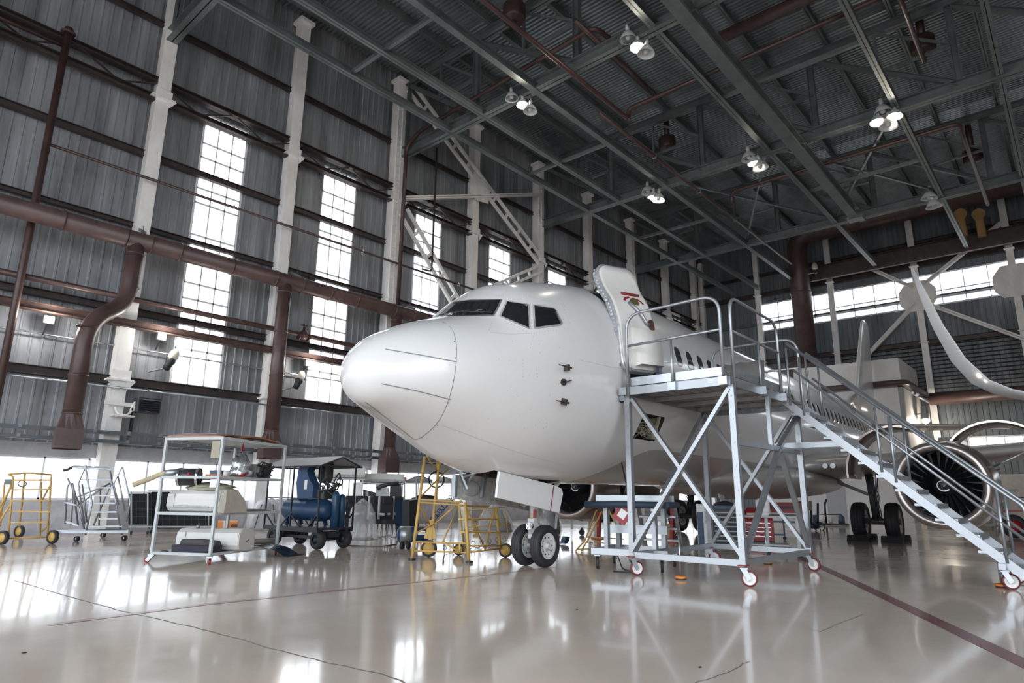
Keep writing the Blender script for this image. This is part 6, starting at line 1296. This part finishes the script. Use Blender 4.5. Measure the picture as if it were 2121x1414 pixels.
b = B(); b.tube([wp3(-.18, -.05, 1.02), wp3(.4, -.07, 1.035), wp3(bl+.1, -.05, 1.03)], .055, 14); b.tube([wp3(bl+.1, -.02, 1.03), wp3(bl+.12, .8, 1.03)], .05, 12); b.build('edge_pad', mat('navy_pad', (.022, .04, .07), .6), t)
for z in (.42, .62, .82): b = B(); b.bar(wp3(bl*.45, 1.0+.5*(.9-z), z), wp3(bl+.05, 1.0+.5*(.9-z), z), .2, .03); b.build('tread', M_ALU, t)
for u_ in (bl*.45, bl+.05): b = B(); b.bar(wp3(u_, .85, 1.06), wp3(u_, 1.35, .28), .05, .09); b.build('stair_stringer', M_ALU, t)
b = B(); b.bar(wp3(0, .5, .62), wp3(bl, .5, .62), .05, .14); b.build('mid_beam', M_ALU, t)
p = wp3(.45, -.02, .88); u = thing('warning_flag', 'red and white diamond warning board leaning under the work bench top', 'sign', p, math.atan2(bu.y, bu.x))
R_ = Matrix.Rotation(.6, 3, 'Y'); local('board', M_RED, u, lambda b: b.box((0, 0, 0), (.24, .02, .28), R_)); local('white_field', M_SKINP, u, lambda b: b.box((0, -.012, 0), (.13, .006, .14), R_))
b = B(); b.tube([PM @ V((5.3, -1.05, 1.75)), wp3(.5, .1, 1.35), wp3(.45, .1, 1.16)], .012, 6); tag(b.build('drop_cable', M_BLACK), 'thin black cable hanging from the fuselage to the work bench', 'cable')
b = B(); b.tube([wp3(.25, .2, .3), wp3(.45, -.1, .02), wp3(.75, -.15, .012), wp3(.7, -.28, .012), wp3(.35, -.3, .012)], .012, 6, .08); tag(b.build('floor_cable', M_BLACK), 'black cable loop on the floor under the work bench', 'cable')
# yellow ladder stand behind the bench
G = gp(1215, 1142); P = facing(G); t = thing('ladder_stand', 'yellow A-shaped ladder stand behind the work bench', 'ladder', G+V((.2, .1, 0)))
tubes('rail', M_YEL, t, [(P(1192, 1141), P(1212, 1118), P(1236, 1055)), (P(1204, 1141), P(1218, 1117), P(1247, 1058)), (P(1247, 1060, .5), P(1285, 1112, .5)), (P(1262, 1058, .6), P(1282, 1098, .6))], .018); tubes('rung', M_YEL, t, [(P(1208, 1122), P(1228, 1124)), (P(1215, 1112), P(1292, 1116, .5)), (P(1226, 1087), P(1240, 1088)), (P(1230, 1120, .2), P(1300, 1135, .6)), (P(1195, 1137), P(1232, 1136))], .014)
for k, (px, pyb, pyt) in enumerate(((1240, 1115, 1060), (1392, 1122, 1030))):
    G = gp(px, pyb); P = facing(G); u = thing('red_post', ('red jack post behind the left leg of the work bench', 'red jack post behind the right end of the work bench')[k], 'post', G, 0, 'red jack posts'); b = B(); b.bar(G, P(px+1, pyt), .09, .09); b.build('tube', M_RED, u); b = B(); b.box((G.x, G.y, .02), (.3, .3, .04)); b.build('base_plate', M_RED, u)
G, rz = stand(1350, 1112); t = thing('yellow_trolley', 'small yellow trolley far under the belly behind the work bench', 'trolley', G, rz)
local('frame', M_YEL, t, lambda b: [b.bar(p, q, .035) for p, q in (((-.9, 0, .3), (.6, 0, .3)), ((-.9, 0, .3), (-.6, 0, .8)), ((-.6, 0, .3), (-.85, 0, .8)), ((-.2, 0, .3), (.1, 0, .8)), ((.45, 0, .3), (.38, 0, 1.0)))]); local('wheel', M_YEL, t, lambda b: b.cyl((.5, -.04, .2), (.5, .04, .2), .2, 20)); local('seat_pad', M_BLACK, t, lambda b: b.sphere((.55, 0, .85), .2, 12, (1, .6, 1)))
# ---- tool cabinets and tables under the wing
G, rz = stand(1497, 1137); t = thing('tool_cabinet', 'dark grey drawer cabinet with a blue top behind the boarding platform', 'cabinet', G, rz)
local('body', M_BLACK, t, lambda b: b.box((.1, .3, .5), (.62, .55, .82)))
for k in range(7): dr = local('drawer', M_DBLUE, t, lambda b: b.box((.1, .02, .16+.105*k), (.56, .02, .09))); local('drawer_pull', M_GREYP, dr, lambda b: b.box((.1, -.005, .19+.105*k), (.5, .02, .03)))
local('top', M_BLUE, t, lambda b: b.rbox((.1, .3, .94), (.66, .6, .07), .03))
for x in (-.15, .35): local('caster', M_RUB, t, lambda b: b.cyl((x, .06, .05), (x, .1, .05), .05, 14))
p = G+Matrix.Rotation(rz, 3, 'Z') @ V((.1, .3, .975)); u = thing('black_bundle', 'black bundle lying on the blue-topped drawer cabinet', 'bundle', p, rz); local('cloth', M_BLACK, u, lambda b: lump(b, .5, .4, .10, 41))
G, rz = stand(1462, 1134); t = thing('white_cabinet', 'white cabinet with a blue side left of the blue-topped drawer cabinet', 'cabinet', G, rz)
local('body', M_SKINP, t, lambda b: b.box((0, .25, .5), (.34, .5, 1.0))); local('side_panel', M_BLUE, t, lambda b: b.box((-.09, -.005, .42), (.14, .02, .8)))
for k in range(4): local('drawer', M_GREYP, t, lambda b: b.box((.09, -.005, .60+.1*k), (.15, .02, .08)))
G, rz = stand(1572, 1130); t = thing('tool_chest', 'red drawer tool chest under the table with the canister', 'chest', G, rz)
local('body', M_RED, t, lambda b: b.loft([[V((x*.38, y, .12)) for x, y in ((-1, 0), (1, 0), (1, .5), (-1, .5))], [V((x*.38, y, .62)) for x, y in ((-1, 0), (1, 0), (1, .5), (-1, .5))], [V((x*.34, y, .74)) for x, y in ((-1, .06), (1, .06), (1, .5), (-1, .5))], [V((x*.22, y, .92)) for x, y in ((-1, .15), (1, .15), (1, .5), (-1, .5))]], smooth=False))
for k in range(4): dr = local('drawer', mat('red_drawer', (.34, .02, .025), .3), t, lambda b: b.box((0, -.012, .2+.105*k), (.68, .02, .09))); local('drawer_pull', M_CHROME, dr, lambda b: b.box((0, -.026, .235+.105*k), (.6, .012, .012)))
local('base', M_BLACK, t, lambda b: b.box((0, .25, .08), (.76, .5, .06)))
for x in (-.3, .3): local('caster', M_RUB, t, lambda b: b.cyl((x, .05, .045), (x, .09, .045), .045, 12))
T0, T1 = gp(1545, 1150), gp(1660, 1150); P = facing((T0+T1)/2); rz = math.atan2((T0+T1).y, (T0+T1).x)-PI/2; t = thing('work_table', 'grey steel table on wheels carrying a white canister behind the boarding platform', 'table', (T0+T1)/2, rz); w = (T1-T0).length; zt = P(1600, 1068).z
local('top', M_GREYP, t, lambda b: b.box((0, .35, zt-.02), (w, .75, .04)))
for x in (-.47, -.08, .41):
    local('leg', M_GREYP, t, lambda b: b.box((x*w, .05, zt/2+.05), (.065, .065, zt-.14)))
    local('caster', M_RUB, t, lambda b: (b.cyl((x*w, .03, .06), (x*w, .07, .06), .06, 14), b.box((x*w, .05, .11), (.06, .06, .04))))
local('lower_tray', M_GREYP, t, lambda b: b.box((-.1*w, .35, .2), (w*.75, .6, .03)))
Rz = Matrix.Rotation(rz, 3, 'Z'); base = (T0+T1)/2
p = base+Rz @ V((-.12*w, .3, zt)); u = thing('canister', 'translucent white plastic canister on the grey steel table', 'canister', p, rz); local('body', mat('milky_plastic', (.74, .73, .74), .35), u, lambda b: (b.rbox((0, 0, .16), (.29, .22, .32), .05), b.rbox((0, 0, .335), (.2, .16, .04), .04))); local('cap', M_SKINP, u, lambda b: b.cyl((.06, 0, .35), (.06, 0, .375), .03, 12))
p = base+Rz @ V((.2*w, .35, zt)); u = thing('dark_mat', 'dark mat with small tools on the right half of the grey steel table', 'mat', p, rz); local('sheet', M_BLACK, u, lambda b: b.box((0, 0, .02), (w*.45, .5, .03)))
p = base+Rz @ V((-.30*w, .3, zt)); u = thing('tan_block', 'low tan block beside the canister on the grey steel table', 'block', p, rz); local('body', M_TAN, u, lambda b: b.box((0, 0, .025), (.25, .15, .045)))
G, rz = stand(1622, 1118); t = thing('tool_chest', 'large red tool chest with black bands behind the table, top above the canister', 'chest', G, rz); P = facing(G); z1, z0 = P(1622, 1040).z, P(1622, 1062).z
local('upper_box', M_RED, t, lambda b: b.box((.05, .3, (z0+z1)/2), (1.05, .5, z1-z0))); local('band', M_BLACK, t, lambda b: b.box((.05, .045, (z0+z1)/2), (1.06, .02, .06))); local('stand_frame', M_BLUE, t, lambda b: [b.bar(p, q, .05) for p, q in (((-.45, .1, 0.1), (-.45, .1, z0)), ((.05, .1, .1), (.05, .1, z0)), ((-.45, .1, .14), (.05, .1, .14)), ((-.45, .1, .5), (.5, .1, .5)), ((.5, .1, .1), (.5, .1, z0)))])
for x in (-.45, .05, .5): local('caster', M_RUB, t, lambda b: b.cyl((x, .08, .05), (x, .12, .05), .05, 12))
G, rz = stand(1678, 1098); t = thing('hand_trolley', 'blue hand trolley with spoked black wheels by the far wall', 'trolley', G, rz); P = facing(G)
tubes('frame_tube', M_BLUE, t, [(P(1694, 1092), P(1694, 1042)), (P(1680, 1092, .3), P(1680, 1045, .3)), (P(1655, 1050), P(1682, 1085)), (P(1658, 1062), P(1690, 1092)), (P(1660, 1092), P(1696, 1092))], .04)
b = B(); b.loft([[P(1683, 1090, .1), P(1696, 1090, .1), P(1696, 1066, .1), P(1683, 1066, .1)], [P(1683, 1090, .3), P(1696, 1090, .3), P(1696, 1066, .3), P(1683, 1066, .3)]], smooth=False); b.build('back_plate', M_BLUE, t)
b = B(); c = P(1697, 1091); n = V((c.x, c.y, 0)).normalized(); b.lathe([(.15, -.03), (.19, -.03), (.19, .03), (.15, .03)], c, n, 24)
for k in range(5): a = 2*PI*k/5; d = n.cross(V((0, 0, 1)))*math.cos(a)+V((0, 0, 1))*math.sin(a); b.bar(c, c+d*.17, .03)
b.build('wheel', M_BLACK, t); b = B(); c = P(1668, 1096); b.cyl(c-n*.03, c+n*.03, .13, 18); b.build('small_wheel', M_BLACK, t)
b = B(); b.box(P(1664, 1047, .1), (.5, .5, .35)); b.build('load_crate', M_GREYIN, t)
G, rz = stand(1712, 1088); t = thing('stool_stand', 'black post stand on a low base by the far wall', 'stand', G, rz); local('post', M_BLACK, t, lambda b: b.tube([(0, 0, .05), (0, 0, .9), (.1, 0, 1.15)], .045, 8, .1)); local('base', M_BLACK, t, lambda b: (b.box((.25, 0, .06), (1.3, .5, .08)), b.box((.2, 0, .48), (.9, .06, .04))))
for x, lab in ((-.06, 'left white bottle at the foot of the black post stand'), (.1, 'right white bottle at the foot of the black post stand')):
    u = thing('bottle', lab, 'bottle', G+Matrix.Rotation(rz, 3, 'Z') @ V((x*2, -.1, .1)), rz, 'bottles at the post stand'); local('body', M_SKINP, u, lambda b: b.lathe([(0, 0), (.06, 0), (.06, .2), (.025, .26), (.025, .3), (0, .3)], (0, 0, 0), (0, 0, 1), 12))
u = thing('water_jug', 'blue grey water jug on the base of the black post stand', 'jug', G+Matrix.Rotation(rz, 3, 'Z') @ V((.62, 0, .1)), rz); local('body', mat('jug_blue', (.08, .13, .18), .2), u, lambda b: b.lathe([(0, 0), (.14, 0), (.14, .28), (.05, .38), (0, .4)], (0, 0, 0), (0, 0, 1), 14))
# carts at the right edge
G, rz = stand(2068, 1112); t = thing('tow_cart', 'red and grey cart with big red wheels behind the engine at the right edge', 'cart', G, rz); P = facing(G)
tubes('frame_tube', M_GREYP, t, [(P(2062, 1112), P(2062, 1010)), (P(2090, 1108), P(2090, 1016)), (P(2055, 1015), P(2110, 1015)), (P(2040, 1088), P(2130, 1088)), (P(2066, 1112), P(2078, 1060))], .035); b = B(); b.bar(P(2050, 1058, .2), P(2130, 1058, .2), .6, .07); b.build('bed', M_RED, t); b = B(); b.bar(P(2060, 1030, .2), P(2125, 1030, .2), .5, .04); b.build('shelf', M_BLACK, t)
for px in (2105, 2150): c = gp(px, 1115); b = B(); b.lathe([(.2, -.09), (.34, -.09), (.37, 0), (.34, .09), (.2, .09)], c+V((0, 0, .37)), (.9, .44, 0), 28); w_ = b.build('wheel', M_RUB, t); b = B(); b.lathe([(0, -.05), (.2, -.07), (.2, .07), (0, .05)], c+V((0, 0, .37)), (.9, .44, 0), 20); b.build('rim', M_RED, w_)
# small marks on the floor
for k, (px, py, lab) in enumerate(((1450, 1382, 'tiny dark debris on the floor at the bottom centre'), (50, 1352, 'tiny dark speck on the floor at the lower left'), (1195, 1263, 'short dark scuff on the floor below the nose wheels'))):
    p = gp(px, py); b = B(); b.sphere(p+V((0, 0, .004)), .012, 8, (1.6, .8, .4)); tag(b.build('debris', M_BLACK), lab, 'debris')
# ================================================================ light
W = bpy.data.worlds.new('sky'); SC.world = W; W.use_nodes = True; nt = W.node_tree; bg = nt.nodes['Background']
tc = nt.nodes.new('ShaderNodeTexCoord'); sx = nt.nodes.new('ShaderNodeSeparateXYZ'); rp = nt.nodes.new('ShaderNodeValToRGB')
nt.links.new(tc.outputs['Generated'], sx.inputs[0]); nt.links.new(sx.outputs['Z'], rp.inputs['Fac']); nt.links.new(rp.outputs[0], bg.inputs['Color'])
e = rp.color_ramp.elements; e[0].position = 0.0; e[0].color = (.42, .42, .42, 1); e[1].position = .02; e[1].color = (.88, .94, 1.0, 1)
n = e.new(1.0); n.color = (.80, .90, 1.0, 1)
bg.inputs['Strength'].default_value = 3.2
vs = SC.view_settings; vs.view_transform = 'Standard'; vs.look = 'None'; vs.gamma = 1; vs.exposure = .58; vs.use_curve_mapping = False
SC.display_settings.display_device = 'sRGB'
SC.cycles.use_denoising = True; SC.cycles.max_bounces = 7; SC.cycles.diffuse_bounces = 4; SC.cycles.glossy_bounces = 4; SC.cycles.transparent_max_bounces = 10
SC.cycles.caustics_reflective = False; SC.cycles.caustics_refractive = False; SC.cycles.sample_clamp_indirect = 6
